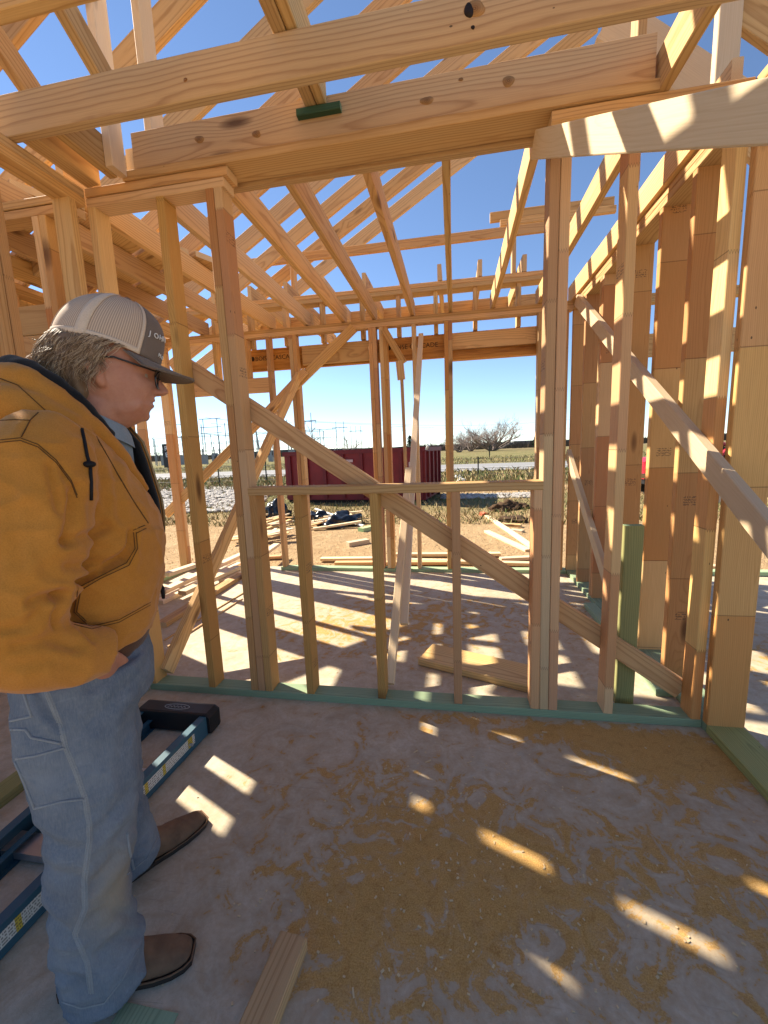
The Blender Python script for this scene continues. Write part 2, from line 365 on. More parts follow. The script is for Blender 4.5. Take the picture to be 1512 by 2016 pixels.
for i in range(220): x = -90 + i * .82; m.add([(x, 26.3, -.115), (x + .42, 26.3, -.115), (x + .42, 26.75, -.115), (x, 26.75, -.115)], [(0, 1, 2, 3)])
tag(m.build('rumble_strip', M_RUM, road), kind='stuff')

# ------------------------------------------------------------------ wall with the wide opening (in front of the camera)
YA0, YA1 = 1.826, 1.915; XD = -1.65; XB = 1.04; ZP = 2.391; ZT = 2.467
wa = thing('framed_wall', 'stud wall with a wide window opening, low sill and green bottom plate beside the person', 'stud wall', (-.3, YA0, 0))
lum('bottom_plate', XD + .002, XB - .003, YA0, YA1, 0, T, wa, W_TREAT)
def studA(x, z1=ZP, z0=T, w=T, mat=None, nm='stud'): return lum(nm, x, x + w, YA0, YA1, z0, z1, wa, mat or W_STUD)
studA(XD + .003); studA(-1.296, mat=W_STUD2); studA(-1.055, mat=W_STUD2); studA(-1.0155, mat=W_STUD)
studA(-.976, 1.05, nm='cripple_stud', mat=W_STUD2)
for x in (-.752, -.386, -.017): studA(x, 1.05, nm='cripple_stud', mat=W_STUD2)
studA(.330, 1.05, nm='cripple_stud'); studA(.3695); studA(.409, mat=W_STUD2); studA(.643); studA(.995)
lum('window_sill', -.976, .367, YA0 - .004, YA1 + .004, 1.05, 1.05 + T, wa, W_JOIST)
lum('top_plate', XD + .002, -.966, YA0, YA1, ZP, ZP + T, wa, W_JOIST, bow=-.001)
stick('top_plate', (XD + .002, (YA0 + YA1) / 2, ZT - T / 2 + .004), (-.945, (YA0 + YA1) / 2 - .002, ZT - T / 2 + .001), (0, 1, 0), W4, T - .001, W_JOIST, wa, bow=.0)
lum('top_plate', .37, XB - .003, YA0, YA1, ZP, ZP + T, wa, W_JOIST); lum('top_plate', .372, XB - .003, YA0, YA1, ZP + T, ZT, wa, W_JOIST)
stick('diagonal_brace', (-1.33, YA1 + .021, 1.70), (1.0, YA1 + .021, .115), (0, 0, 1), W4, T, W_JOIST, wa)
# header over the opening
hb = thing('header_beam', 'doubled header beam on a flat plank bridging the wide opening', 'beam', (-.3, YA0, ZT))
lum('bottom_plank', -1.44, .752, YA0 - .010, YA0 + .130, ZT + .003, ZT + .003 + T, hb, W_JOIST, bow=0)
lum('beam_ply', -1.385, .72, YA0 + .004, YA0 + .004 + T, ZT + .043, ZT + .043 + .150, hb, W_JOIST, bow=0)
lum('beam_ply', -1.36, .70, YA0 + .044, YA0 + .044 + T, ZT + .043, ZT + .043 + .148, hb, W_JOIST, bow=0)
lum('ledger', -1.40, .74, YA0 + .131, YA0 + .131 + T, ZT - .012, ZT + .045, hb, W_JOIST, bow=0)
lum('support_block', -.612, -.43, 1.800, YA0 + .003, 2.584, 2.611, hb, W_TREATD, n=2)

# ------------------------------------------------------------------ side wall on the right (two-by-six)
wb = thing('framed_wall', 'deep two-by-six stud wall with two pale diagonal braces', 'stud wall', (XB, 2.9, 0))
lum('bottom_plate', XB, XB + W6, .3, 1.795, 0, T, wb, W_TREAT2)
lum('bottom_plate', XB, XB + W6, 1.798, 4.14, 0, T, wb, W_TREAT)
for k, (y, mt) in enumerate(((1.79, W_STUD), (2.17, W_STUD2), (2.47, W_STUD), (2.88, W_STUD2), (3.30, W_STUD), (3.345, W_STUD2), (3.70, W_STUD2), (4.06, W_STUD), (1.0, W_STUD))):
    lum('stud', XB, XB + W6, y, y + T, T, ZP, wb, mt)
lum('top_plate', XB, XB + W6, .3, 4.10, ZP, ZP + T, wb, W_JOIST); lum('top_plate', XB, XB + W6, .3, 4.10, ZP + T, ZT, wb, W_JOIST)
stick('diagonal_brace', (1.012, 3.83, 2.40), (.955, .52, .36), (0, 0, 1), W4, T, W_PALE, wb, cut0=.03)
stick('diagonal_brace', (1.018, 4.02, 1.15), (1.018, 2.62, .06), (0, 0, 1), W4, .036, W_PALE, wb)
lum('green_plate_offcut', .955, 1.035, 2.05, 3.2, .001, T, wb, W_TREAT)

# ------------------------------------------------------------------ far wall: window and door openings to the outside
YC0 = 4.05; YC1 = 4.139
wc = thing('framed_wall', 'outside stud wall with a laminated header and open doorway facing the red dumpster', 'stud wall', (-.8, YC0, 0))
lum('bottom_plate', -1.86, XB - .002, YC0, YC1, 0, T, wc, W_TREAT)
lum('bottom_plate', -3.02, -2.74, YC0, YC1, 0, T, wc, W_TREAT)
def studC(x, z0=T, z1=ZP, y=YC0, w=T, mat=None, nm='stud'): return lum(nm, x, x + w, y, y + W4, z0, z1, wc, mat or W_STUD)
for x, mt in ((-1.84, W_STUD2), (-1.60, W_STUD), (-1.561, W_STUD2), (-.80, W_STUD), (-.7615, W_STUD2), (-.695, W_STUD), (-.6565, W_STUD2), (-.385, W_JOIST), (-.085, W_STUD2), (-.0465, W_STUD), (.745, W_STUD), (.965, W_STUD), (-2.86, W_STUD), (-3.02, W_STUD), (-2.78, W_STUD2)): studC(x, mat=mt)
lum('top_plate', -3.02, XB - .002, YC0, YC1, ZP, ZP + T, wc, W_JOIST); lum('top_plate', -3.02, XB - .002, YC0, YC1, ZP + T, ZT, wc, W_JOIST)
lum('door_header', -2.74, -1.84, YC0, YC0 + T, 1.87, 2.01, wc, W_JOIST); lum('door_header', -2.74, -1.842, YC0 + .04, YC0 + .04 + T, 1.87, 2.01, wc, W_JOIST)
lum('cripple_stud', -2.08, -2.08 + T, YC0, YC1, 2.012, ZP, wc, W_JOIST); lum('cripple_stud', -2.42, -2.42 + T, YC0, YC1, 2.012, ZP, wc, W_JOIST)
lvl = lum('laminated_header', -2.25, .80, 4.185, 4.23, 2.10, 2.315, wc, W_LVL, bow=0, endm=W_LVL)
lum('header_ply', -1.50, -.80, 4.143, 4.181, 2.12, 2.305, wc, W_JOIST, bow=0); lum('header_ply', -.012, .785, 4.143, 4.181, 2.155, 2.30, wc, W_JOIST, bow=0)
lum('header_plank', -.012, .79, 4.141, 4.23, 2.062, 2.098, wc, W_LVL, bow=0, endm=W_LVL)
lum('post', .79, .828, 4.142, 4.23, -.14, 2.10, wc, W_STUD); lum('post', -2.29, -2.252, 4.142, 4.23, -.14, 2.315, wc, W_STUD)
TX = (-2.4, -2.0, -1.62, -1.235, -.83, -.475, -.12, .245, .632)
for x in TX: lum('cripple_stud', x - .06, x - .022, 4.142, 4.23, 2.317, 2.69, wc, W_JOIST)
lum('raised_plate', -2.9, .98, 4.12, 4.26, 2.69, 2.728, wc, W_JOIST); lum('raised_plate', -2.85, .98, 4.12, 4.26, 2.728, 2.766, wc, W_JOIST)
stick('diagonal_brace', (-.93, YC0 - .02, 2.40), (-3.15, YC0 - .02, .63), (0, 0, 1), W4, T, W_JOIST, wc)
stick('diagonal_brace', (-1.42, YC0 - .06, 2.03), (-2.25, YC0 - .06, 1.33), (0, 0, 1), W4 * .8, T, W_JOIST, wc)
# lettering printed on the laminated header
M_INK = flat('print_ink', (.035, .02, .012), .7)
RX90 = Matrix.Rotation(R(90), 4, 'X')
for x in (-1.83, -.40):
    text('printed_lettering', '\u25cfBOISE CASCADE', .062, Matrix.Translation((x, 4.1842, 2.222)) @ RX90, M_INK, lvl)

# ------------------------------------------------------------------ left outside wall of the far room (sunlight comes in through it)
wl_ = thing('framed_wall', 'open stud wall behind the heap of loose boards by the doorway', 'stud wall', (-2.98, 3, 0))
lum('bottom_plate', -3.02, -2.931, 1.93, 4.047, 0, T, wl_, W_TREAT)
for y in (1.95, 2.52, 3.18, 3.60, 3.99): lum('stud', -3.02, -2.931, y, y + T, T, ZP, wl_, W_STUD if y > 3.5 else W_STUD2)
lum('top_plate', -3.02, -2.931, .44, 4.047, ZP, ZP + T, wl_, W_JOIST); lum('top_plate', -3.02, -2.931, .44, 4.047, ZP + T, ZT, wl_, W_JOIST)
stick('diagonal_brace', (-2.91, 2.0, 1.2), (-2.91, 3.98, 2.36), (0, 0, 1), W4, T, W_JOIST, wl_)
M_PLY = wood('plywood', [(.62, .42, .2), (.56, .35, .15), (.66, .46, .23)], (.30, .15, .05), .9, .5, ringw=.03)
for y0, y1, z0, z1 in ((.44, 1.655, -.05, 2.4), (1.66, 2.79, -.05, 1.72), (1.66, 1.985, 1.722, 2.4), (2.36, 2.79, 1.722, 2.4), (1.987, 2.358, 2.0, 2.2), (1.987, 2.12, 2.202, 2.4), (2.23, 2.358, 2.202, 2.4), (2.792, 3.42, -.05, 1.0), (2.792, 3.42, 2.1, 2.4), (3.24, 3.42, 1.002, 2.098)):  # unseen sheathing added for shade, its openings cut to place the sun patches
    lum('sun_shaping_sheathing', -3.034, -3.022, y0, y1, z0, z1, wl_, M_PLY, bow=0, n=2)
lum('stud', -3.02, -2.931, 2.15, 2.188, T, ZP, wl_, W_STUD)
for y in (.5, .9, 1.3, 1.62): lum('stud', -3.02, -2.931, y, y + T, T, ZP, wl_, W_STUD)

# ------------------------------------------------------------------ wall behind the person, running towards the camera
wd = thing('framed_wall', 'stud wall close behind the person with a double top plate', 'stud wall', (XD - .045, 0, 0))
lum('bottom_plate', XD - W4, XD, .3, 1.822, 0, T, wd, W_TREAT2)
for y, mt in ((1.735, W_JOIST), (1.40, W_STUD2), (1.36, W_JOIST), (.98, W_STUD), (.57, W_STUD)):
    lum('stud', XD - W4, XD, y, y + T, T, ZP, wd, mt)
lum('top_plate', XD - W4, XD, .3, 1.822, ZP, ZP + T, wd, W_JOIST); lum('top_plate', XD - W4, XD, .3, 1.822, ZP + T, ZT, wd, W_JOIST)
lum('blocking', XD - W4 - .04, XD - W4 - .002, 1.0, 1.72, 1.62, 1.76, wd, M_PLY)
# the opening wall goes on to the left of it
we = thing('framed_wall', 'short stud wall seen past the post above the cap', 'stud wall', (-2.3, YA0, 0))
lum('bottom_plate', -2.93, XD - W4 - .002, YA0, YA1, 0, T, we, W_TREAT)
for x, mt in ((-1.955, W_STUD), (-1.915, W_STUD2), (-2.32, W_STUD), (-2.70, W_STUD2)): lum('stud', x, x + T, YA0, YA1, T, ZP, we, mt)
lum('top_plate', -2.93, XD - W4 - .002, YA0, YA1, ZP, ZP + T, we, W_JOIST); lum('top_plate', -2.93, XD - W4 - .002, YA0, YA1, ZP + T + .006, ZT + .004, we, W_JOIST)
for i, z in enumerate((1.755, 1.90)):
    lum('horizontal_board', -2.92, -1.80, YA1 + .002, YA1 + .021, z, z + .1425, we, M_PLY)

# ------------------------------------------------------------------ ceiling joists
cf = thing('ceiling_frame', 'row of ceiling joists running from the header to the far wall', 'joists', (-.5, 3, ZT))
for x, m_ in ((-1.04, W_JOIST), (-.74, W_JOIST), (-.375, W_JOIST), (-.022, W_JOIST), (.355, W_JOIST)):
    lum('joist', x - T / 2, x + T / 2, 1.998, 4.16, ZT, ZT + W6, cf)
lum('joist', .735, .735 + T, 1.1, 4.16, ZT + .001, ZT + W6, cf); lum('joist', 1.015, 1.053, 1.93, 4.16, ZT + .001, ZT + W6, cf)
for x in (-1.41, -1.78, -2.15, -2.52, -2.88): lum('joist', x - T / 2, x + T / 2, 1.84, 4.16, ZT + .003, ZT + W6, cf)
for i in range(6):                                        # planks added over the joists, gapped to cut the sun into slivers
    c_ = Vector((-2.47, 2.62, ZT + W6 + .025)) + Vector((.407, .9135, 0)) * ((i - 2.6) * .245); d_ = Vector((.9135, -.407, 0)) * (.52 + .03 * (i % 3))
    stick('sun_blocking_plank', c_ - d_, c_ + d_, (.407, .9135, 0), .213, T, W_JOIST, cf)
lum('lookout', -1.41, -1.372, 4.17, 5.0, ZT, ZT + W6, cf)
cn = thing('ceiling_frame', 'ceiling joists overhead crossing in front of the header beam', 'joists', (-.5, .5, ZT))
for y in (1.50, 1.13, .70):
    lum('joist', XD - W4, 2.6, y, y + T, ZT + .001, ZT + .001 + (W6 if y != 1.5 else .142), cn, bow=.002)
lum('blocking', -1.637, -1.565, 1.542, 1.83, ZT + .006, ZT + W6, cn); lum('blocking', -1.49, -1.452, 1.542, 1.80, ZT + .006, ZT + W6, cn)
lum('strongback', -.575, -.53, .3, YA0, ZT + .146, ZT + .146 + W6, cn); lum('strongback', -.527, -.489, .3, YA0 - .004, ZT + .150, ZT + .150 + W6, cn)

# ------------------------------------------------------------------ roof
rf = thing('roof_frame', 'open gable roof frame of sloping rafters against the sky', 'rafters', (-1, 3, 2.6))
SL = math.tan(R(30))
for k in range(12):
    y = 5.08 - .406 * k
    x1 = 1.3 if y > 1.6 else 1.3
    p = (-3.35, y, 2.50 - .42 * SL + .07); q = (x1, y, 2.50 + (x1 + 2.93) * SL + .07)
    stick('rafter', p, q, (0, 0, 1), W6, T, W_JOIST, rf)
lum('purlin', -3.1, 1.1, 4.45, 4.488, 3.225, 3.31, rf); 
lum('purlin', .37, 1.5, 4.56, 4.60, 3.42, 3.505, rf); lum('purlin', .46, 1.5, 4.50, 4.54, 3.34, 3.40, rf)
lum('purlin_post', .565, .603, 4.44, 4.53, 2.77, 3.34, rf); lum('purlin_post', -1.7, -1.66, 4.49, 4.58, 2.77, 3.2, rf)
for x in TX: lum('rafter_tail', x - T / 2, x + T / 2, 4.115, 5.15, 2.768, 2.908, rf)
lum('tail_plate', -3.0, 1.0, 5.15, 5.188, 2.768, 2.908, rf)
lum('purlin_post', -1.451, -1.413, 1.735, 1.815, ZT + .012, 3.45, rf, W_PALE); lum('purlin_post', -1.345, -1.307, 1.87, 1.96, ZT + .2, 3.5, rf, W_PALE)
stick('roof_brace', (-1.25, 1.56, 2.62), (-1.25, .25, 3.5), (0, 0, 1), W4, T, W_JOIST, rf)
stick('roof_brace', (-1.56, 1.56, 2.62), (-1.56, .25, 3.5), (0, 0, 1), W4, T, W_JOIST, rf)
stick('rafter', (.80, 2.62, 3.36), (1.75, 2.62, 2.62), (0, 0, 1), .20, T, W_PALE, rf)
stick('rafter', (.55, 2.3, 3.62), (1.9, 2.3, 2.5), (0, 0, 1), W6, T, W_JOIST, rf)
stick('rafter', (.95, 3.1, 3.75), (2.2, 3.1, 2.55), (0, 0, 1), W6, T, W_JOIST, rf)
lum('purlin_post', .86, .90, 2.40, 2.49, ZT + .02, 3.3, rf); lum('purlin_post', 1.12, 1.21, 2.25, 2.29, ZT, 3.2, rf, W_PALE)

# ------------------------------------------------------------------ temporary braces (each a loose two-by-four nailed across)
def loose(name, label, p, q, wd_, w=W4, t=T, mat=None, cat='board', group=None, **kw):
    return tag(stick(name, p, q, wd_, w, t, mat, None, **kw), label, cat, group)
loose('kicker_brace', 'pale brace slanting down from the top of the post beside the opening, sunlit in patches', (.335, 1.90, 2.405), (.62, .60, 1.60), (0, 0, 1), mat=W_PALE, cat='brace')
loose('slanting_brace', 'brace rising from the green plate beside the person towards the far header', (-1.60, 1.90, .07), (-1.50, 4.0, 1.99), (0, 0, 1), mat=W_JOIST, cat='brace')
b1 = thing('spliced_brace', 'spliced brace leaning through the window opening up to the far header', 'brace', (-.35, 1.93, T))
stick('board', (-.345, 1.945, .045), (-.325, 2.95, 1.10), (1, 0, 0), W4 * .5, T, W_PALE, b1); stick('board', (-.295, 2.20, .26), (-.30, 4.10, 2.30), (1, 0, 0), W4 * .5, T, W_PALE, b1)
b2 = thing('hanging_stake', 'thin stake hanging from a short block at the far header', 'stake', (-.47, 4.0, 1.0))
stick('stake', (-.485, 4.0, 2.0), (-.47, 3.99, 1.0), (1, 0, 0), .03, .02, W_JOIST, b2); stick('block', (-.50, 4.0, 2.06), (-.487, 4.0, 1.89), (1, 0, 0), .07, T, W_JOIST, b2); stick('block', (-.64, 4.03, 2.36), (-.46, 4.0, 2.04), (0, 0, 1), .06, T, W_JOIST, b2)
loose('treated_post', 'short green treated board standing upright behind the bottom plate', (.782, 1.985, .0), (.775, 1.955, .872), (1, 0, 0), W4 * .9, T, W_TREAT2, 'board')


# large knots that show on the overhead beams
def mat_knot():
    N = NT('knot_wood'); tc = N.n('TexCoord').outputs['Object']; x, y, z = N.sep(tc); r_ = N.math('SQRT', N.math('ADD', N.math('MULTIPLY', x, x), N.math('MULTIPLY', N.math('MULTIPLY', z, z), 1.6)))
    r_ = N.math('ADD', r_, N.math('MULTIPLY', N.noise(tc, 90, 3), .006)); rg = N.math('FRACT', N.math('MULTIPLY', r_, 170))
    return N.done(N.mix(rg, N.ramp(N.math('MULTIPLY', r_, 30), [(0.0, (.05, .018, .007)), (.35, (.20, .09, .032)), (.8, (.48, .28, .11))]), (.36, .19, .07)), .7, .25)
M_KNOT = mat_knot(); M_PITCH = flat('pitch_crack', (.02, .012, .008), .6)
def knot(parent, x, y, z, rx, rz, mat=None):
    m = MB(); n_ = 30; ang = [2 * math.pi * k / n_ for k in range(n_)]; wob_ = [1 + .10 * math.sin(2 * a_ + x * 50) + .07 * math.sin(3 * a_ + z * 90) for a_ in ang]; V = [(x, y - .0016, z)] + [(x + rx * math.cos(a_) * w_, y - .0004, z + rz * math.sin(a_) * w_) for a_, w_ in zip(ang, wob_)] + [(x + rx * math.cos(a_) * w_, y + .004, z + rz * math.sin(a_) * w_) for a_, w_ in zip(ang, wob_)]
    m.add(V, [(0, 1 + (k + 1) % n_, 1 + k) for k in range(n_)] + [(1 + k, 1 + (k + 1) % n_, 1 + n_ + (k + 1) % n_, 1 + n_ + k) for k in range(n_)]); m.build('knot', mat or M_KNOT, parent, True, (x, y, z))
ply = [o for o in hb.children if o.name.startswith('beam_ply')][0]
for x, z, rx, rz in ((-1.06, 2.585, .022, .013), (-.80, 2.566, .020, .012), (-.09, 2.575, .024, .014), (.215, 2.59, .024, .016), (.04, 2.625, .008, .006)): knot(ply, x, YA0 + .0025, z, rx, rz)
bm_ = [o for o in cn.children if o.name.startswith('joist')][0]
knot(bm_, .075, 1.4985, 2.555, .034, .022); knot(bm_, .058, 1.4968, 2.553, .013, .020, M_PITCH); knot(bm_, .070, 1.4970, 2.507, .006, .005, M_PITCH); knot(bm_, -.9, 1.4985, 2.53, .008, .006)
# ------------------------------------------------------------------ loose lumber indoors
def lay(name, label, p, q, w=W4, t=T, mat=None, z=0.0, z2=None, group=None, cat='board', **kw):
    p = Vector((p[0], p[1], z + t / 2)); q = Vector((q[0], q[1], (z if z2 is None else z2) + t / 2)); d = (q - p).normalized(); s = d.cross(Vector((0, 0, 1)))
    return tag(stick(name, p, q, s, w, t, mat or W_JOIST, None, **kw), label, cat, group)
lay('plank', 'wide short plank lying on the slab behind the cripple studs', (-.185, 2.325), (.44, 2.09), .215, T, W_JOIST, .001)
lay('short_board', 'two-by-four offcut lying on the slab in front of the boots', (-.418, .815), (-.462, .36), .074, T, W_JOIST, .001)
lay('green_offcut', 'green treated offcut under the toe of the nearer boot', (-.70, .655), (-.70, .42), .14, .003, W_TREAT, .0006)
GP = 'boards heaped on the slab by the doorway'
for i, (a, b, z, z2, mt) in enumerate((((313, 1190), (471, 1113), .0, .0, W_PALE), ((320, 1178), (500, 1090), .04, .04, W_PALE), ((318, 1235), (476, 1135), 0, 0, W_JOIST), ((360, 1180), (470, 1128), .04, .045, W_PALE), ((330, 1150), (420, 1118), .08, .08, W_PALE), ((440, 1150), (545, 1075), .0, .0, W_PALE))):
    p, q = G(*a), G(*b); lay('loose_board', ('pale board at the bottom of the heap, lying flat behind the slanting brace', 'pale board lying on top of the bottom one in the heap by the doorway', 'yellow board of the heap, lying nearest the green bottom plate', 'shorter pale board resting on the yellow one in the heap', 'short pale board topmost in the heap beside the corner posts', 'pale board of the heap reaching out through the doorway')[i], p, q, W4, T, mt, z, z2, GP)
for lb, a, b in (('thin wood strip on the slab close beside the yellow heap board', (323, 1262), (480, 1168)), ('outer thin wood strip on the slab, farther from the heaped boards', (330, 1275), (477, 1180))):
    p, q = G(*a), G(*b); lay('thin_strip', lb, p, q, .012, .010, W_JOIST, 0, 0, 'thin strips on the slab', 'strip')
# chips and splinters of the saw
m = MB(); crn = random.Random(11)
for i in range(760):
    x, y = (crn.gauss(.15, .45), crn.gauss(1.05, .32)) if i < 480 else (crn.uniform(-1, 1), crn.uniform(2, 4))
    if y < .3 or (1.80 < y < 1.94): continue
    a = crn.uniform(0, 6.3); l_ = crn.uniform(.0015, .005) if crn.random() < .97 else crn.uniform(.007, .014); w_ = crn.uniform(.001, .0025)
    m.box(-l_, l_, -w_, w_, .0, .0012 + w_ * .4, M=Matrix.Translation((x, y, .0005)) @ Matrix.Rotation(a, 4, 'Z') @ Matrix.Rotation(crn.uniform(-.2, .2), 4, 'Y'))
tag(m.build('wood_chips', flat('fresh_chip', (.66, .50, .29), .9), origin=(0, 1, 0)), 'small pale wood chips scattered over the slab', 'wood chips', kind='stuff')

# ------------------------------------------------------------------ step ladder lying on the slab behind the person
M_FIB = flat('blue_fibreglass', (.035, .105, .145), .45, .45, var=.25, scale=5); M_BLK = flat('black_plastic', (.012, .012, .013), .42, .4); M_ALU = flat('aluminium', (.55, .56, .57), .35, .5, .8)
ld = thing('step_ladder', 'blue fibreglass step ladder with black top lying on the slab behind the person', 'ladder', (-1.28, .7, 0))
def rail(name, xa, xb, z0, h, fl, sgn):
    m = MB(); d = .0035
    for (x0_, x1_, z0_, z1_) in ((0, d, 0, h), (d, fl, 0, d), (d, fl, h - d, h)):
        v = []
        for y, xc in ((1.56, xa), (-.25, xb)):
            for xx, zz in ((x0_, z0_), (x1_, z0_), (x1_, z1_), (x0_, z1_)): v.append((xc - sgn * xx, y, z0 + zz))
        m.add(v, [(0, 1, 2, 3), (7, 6, 5, 4), (0, 4, 5, 1), (1, 5, 6, 2), (2, 6, 7, 3), (3, 7, 4, 0)])
    return m.build(name, M_FIB, ld)
r1 = rail('front_rail', -1.112, -1.185, .004, .086, .032, 1); rail('front_rail', -1.462, -1.40, .004, .086, .032, -1)
rail('rear_rail', -1.165, -1.23, .002, .05, .022, 1); rail('rear_rail', -1.412, -1.355, .002, .05, .022, -1)
m = MB(); sec = [(-1.478, .006), (-1.478, .082), (-1.462, .100), (-1.118, .100), (-1.098, .084), (-1.098, .006)]
m.loft([[(x, y, z) for x, z in (sec if k in (1, 2, 3) else [(x * .994 - .008, z * .93 + .004) for x, z in sec])] for k, y in enumerate((1.525, 1.535, 1.565, 1.598, 1.608))])
tp = m.build('top_cap', M_BLK, ld)
m = MB(); m.tube([(-1.285 + .062 * math.cos(a), 1.566 + .018 * math.sin(a), .1005) for a in [2 * math.pi * k / 28 for k in range(29)]], .0014, 4)
m.tube([(-1.33 + .009 * k, 1.566 + (.006 if k % 2 else -.006), .1005) for k in range(11)], .0012, 4); m.build('emblem', flat('pale_print', (.42, .40, .36), .6), tp)
for y in (1.24, .94, .63, .33, .02):
    m = MB(); xa = -1.117 - .04 * (1.56 - y) / 1.0; m.box(-1.455, xa - .004, y - .035, y + .035, .030, .034); m.box(-1.455, xa - .004, y - .035, y - .031, .010, .030); m.box(-1.455, xa - .004, y + .031, y + .035, .010, .030); m.build('step', M_ALU, ld)
def mat_sticker():
    N = NT('safety_sticker'); tc = N.n('TexCoord').outputs['Object']; x, y, z = N.sep(tc)
    rows = N.math('GREATER_THAN', N.math('FRACT', N.math('MULTIPLY', z, 110)), .45); n = N.noise(N.vec(0, N.math('MULTIPLY', y, 230), N.math('FLOOR', N.math('MULTIPLY', z, 110))), 1.0, 1)
    ink = N.math('MULTIPLY', rows, N.math('GREATER_THAN', n, .48))
    base = N.ramp(N.noise(N.vec(0, N.math('MULTIPLY', y, 9), 0), 1.0, 0), [(.0, (.62, .58, .50)), (.5, (.62, .58, .50)), (.51, (.60, .44, .06)), (.58, (.60, .44, .06)), (.59, (.65, .62, .55))], 'CONSTANT')
    return N.done(N.mix(N.math('MULTIPLY', ink, .7), base, (.07, .06, .05)), .5, .3)
M_STK = mat_sticker()
for y0, y1 in ((1.10, 1.44), (.64, .84)):
    f_ = lambda y: -1.112 - .073 * (1.56 - y) / 1.81 + .0012
    m = MB(); m.add([(f_(y0), y0, .030), (f_(y1), y1, .030), (f_(y1), y1, .072), (f_(y0), y0, .072)], [(0, 1, 2, 3)]); m.build('safety_sticker', M_STK, r1)
m = MB(); m.tube([(-1.11, 1.40, .05), (-1.098, 1.40, .05)], .006, 8); m.build('rivet', M_ALU, ld)

# ------------------------------------------------------------------ outside: scraps, dumpster, gravel
def out_board(name, label, a, b, w=W4, t=T, mat=None, group=None, cat='board', lift=0.0, tilt=0.0):
    p, q = G(*a, -.15), G(*b, -.15); z = max(gz(p.x, p.y), gz(q.x, q.y), gz((p.x + q.x) / 2, (p.y + q.y) / 2)) - .006 + lift
    return lay(name, label, p, q, w, t, mat or W_PALE, z, z + tilt, group, cat)
out_board('loose_board', 'longer of two pale boards crossing on the dirt outside the opening', (958, 1016), (1052, 1080)); out_board('loose_board', 'shorter pale board lying beside the crossing one on the dirt outside', (958, 1046), (1040, 1084))
out_board('block_offcut', 'yellowish block offcut behind the two crossing boards outside', (993, 1034), (1026, 1036), .12, .05, W_JOIST); out_board('block_offcut', 'pale block offcut lying just in front of the yellowish one outside', (1006, 1043), (1030, 1046), .1, .04)
out_board('block_offcut', 'short pale block alone on the tan dirt outside the opening', (684, 1073), (724, 1066), .12, .07, W_PALE); out_board('treated_offcut', 'small green treated block near the scrap heap outside', (710, 1046), (736, 1040), .14, .07, W_TREAT)
GE = 'boards lying along the slab edge outside'
EL = ('pale board outside along the slab edge beside the doubled stud', 'long yellow board outside, closest to the green plate under the opening', 'pale board outside along the slab edge behind the leaning spliced brace', 'longest pale board outside, running under the opening to its end post', 'short pale board outside against the end post of the opening', 'yellow board outside along the slab edge at the doorway', 'pale board outside along the slab edge beyond the deep two-by-six wall')
for k_, (a, b, mt) in enumerate((((632, 1102), (742, 1101), W_PALE), ((660, 1110), (880, 1109), W_JOIST), ((780, 1093), (985, 1092), W_PALE), ((800, 1104), (1060, 1112), W_PALE), ((985, 1102), (1070, 1098), W_PALE), ((500, 1100), (556, 1097), W_JOIST), ((1120, 1105), (1420, 1118), W_PALE))):
    p, q = G(*a, -.14), G(*b, -.14); lay('edge_board', EL[k_], p, q, W4, T, mt, -.150, None, GE)
GS = 'scrap boards heaped outside'; srn = random.Random(5)
for i in range(34):
    c_ = G(srn.uniform(505, 560) if i < 20 else srn.uniform(600, 690), srn.uniform(1012, 1078) if i < 20 else srn.uniform(1018, 1040), -.15); a = srn.gauss(.5, .6); L_ = srn.uniform(.25, .9)
    d = Vector((math.cos(a), math.sin(a), 0)) * L_; z = gz(c_.x, c_.y) + srn.uniform(0, .09); lay('scrap_board', 'short scrap board in the heap on the dirt outside the doorway', c_ - d / 2, c_ + d / 2, srn.choice((W4, W4, .06, W6)), srn.choice((T, .02)), srn.choice((W_PALE, W_PALE, W_JOIST)), z, z + srn.uniform(-.04, .08), GS, 'scrap')
out_board('white_batten', 'long white batten lying across the scrap heap and black bags', (622, 1012), (716, 1040), .05, .03, flat('white_paint', (.75, .74, .70)), None, 'batten', .12, -.08)
M_BAG = flat('black_bag', (.010, .010, .011), .28, .5, bump=.0)
def lump(name, label, cat, c, r, mat, seed, group=None, amp=.25, fr_=2.2):
    bm = bmesh.new(); bmesh.ops.create_icosphere(bm, subdivisions=4, radius=1.0)
    for v in bm.verts:
        k = 1 + amp * noise.noise(v.co * fr_ + Vector((seed, 0, 0))) + amp * .6 * abs(noise.noise(v.co * fr_ * 2.7 + Vector((0, seed, 0)))); v.co = Vector((v.co.x * r[0] * k, v.co.y * r[1] * k, max(-.15, v.co.z) * r[2] * k))
    me = bpy.data.meshes.new(name); bm.to_mesh(me); bm.free(); me.materials.append(mat); me.polygons.foreach_set('use_smooth', [True] * len(me.polygons))
    o = bpy.data.objects.new(name, me); COL.objects.link(o); o.location = c; o.rotation_euler.z = seed
    return tag(o, label, cat, group)
for i, (px, py, r, lb) in enumerate(((672, 1031, (.42, .3, .22), 'crumpled black plastic bag at the open end of the scrap heap'), (546, 1018, (.25, .25, .36), 'tall black bag standing behind the scrap heap by the doorway'), (628, 1024, (.25, .2, .2), 'small black bag under the white batten'))):
    p = G(px, py, -.15); lump('trash_bag', lb, 'bag', (p.x, p.y, -.17), r, M_BAG, i * 3.1 + 1, None, .45)
M_DIRT = flat('dark_clod', (.10, .06, .035), .95, .1, var=.5, scale=9, bump=.6)
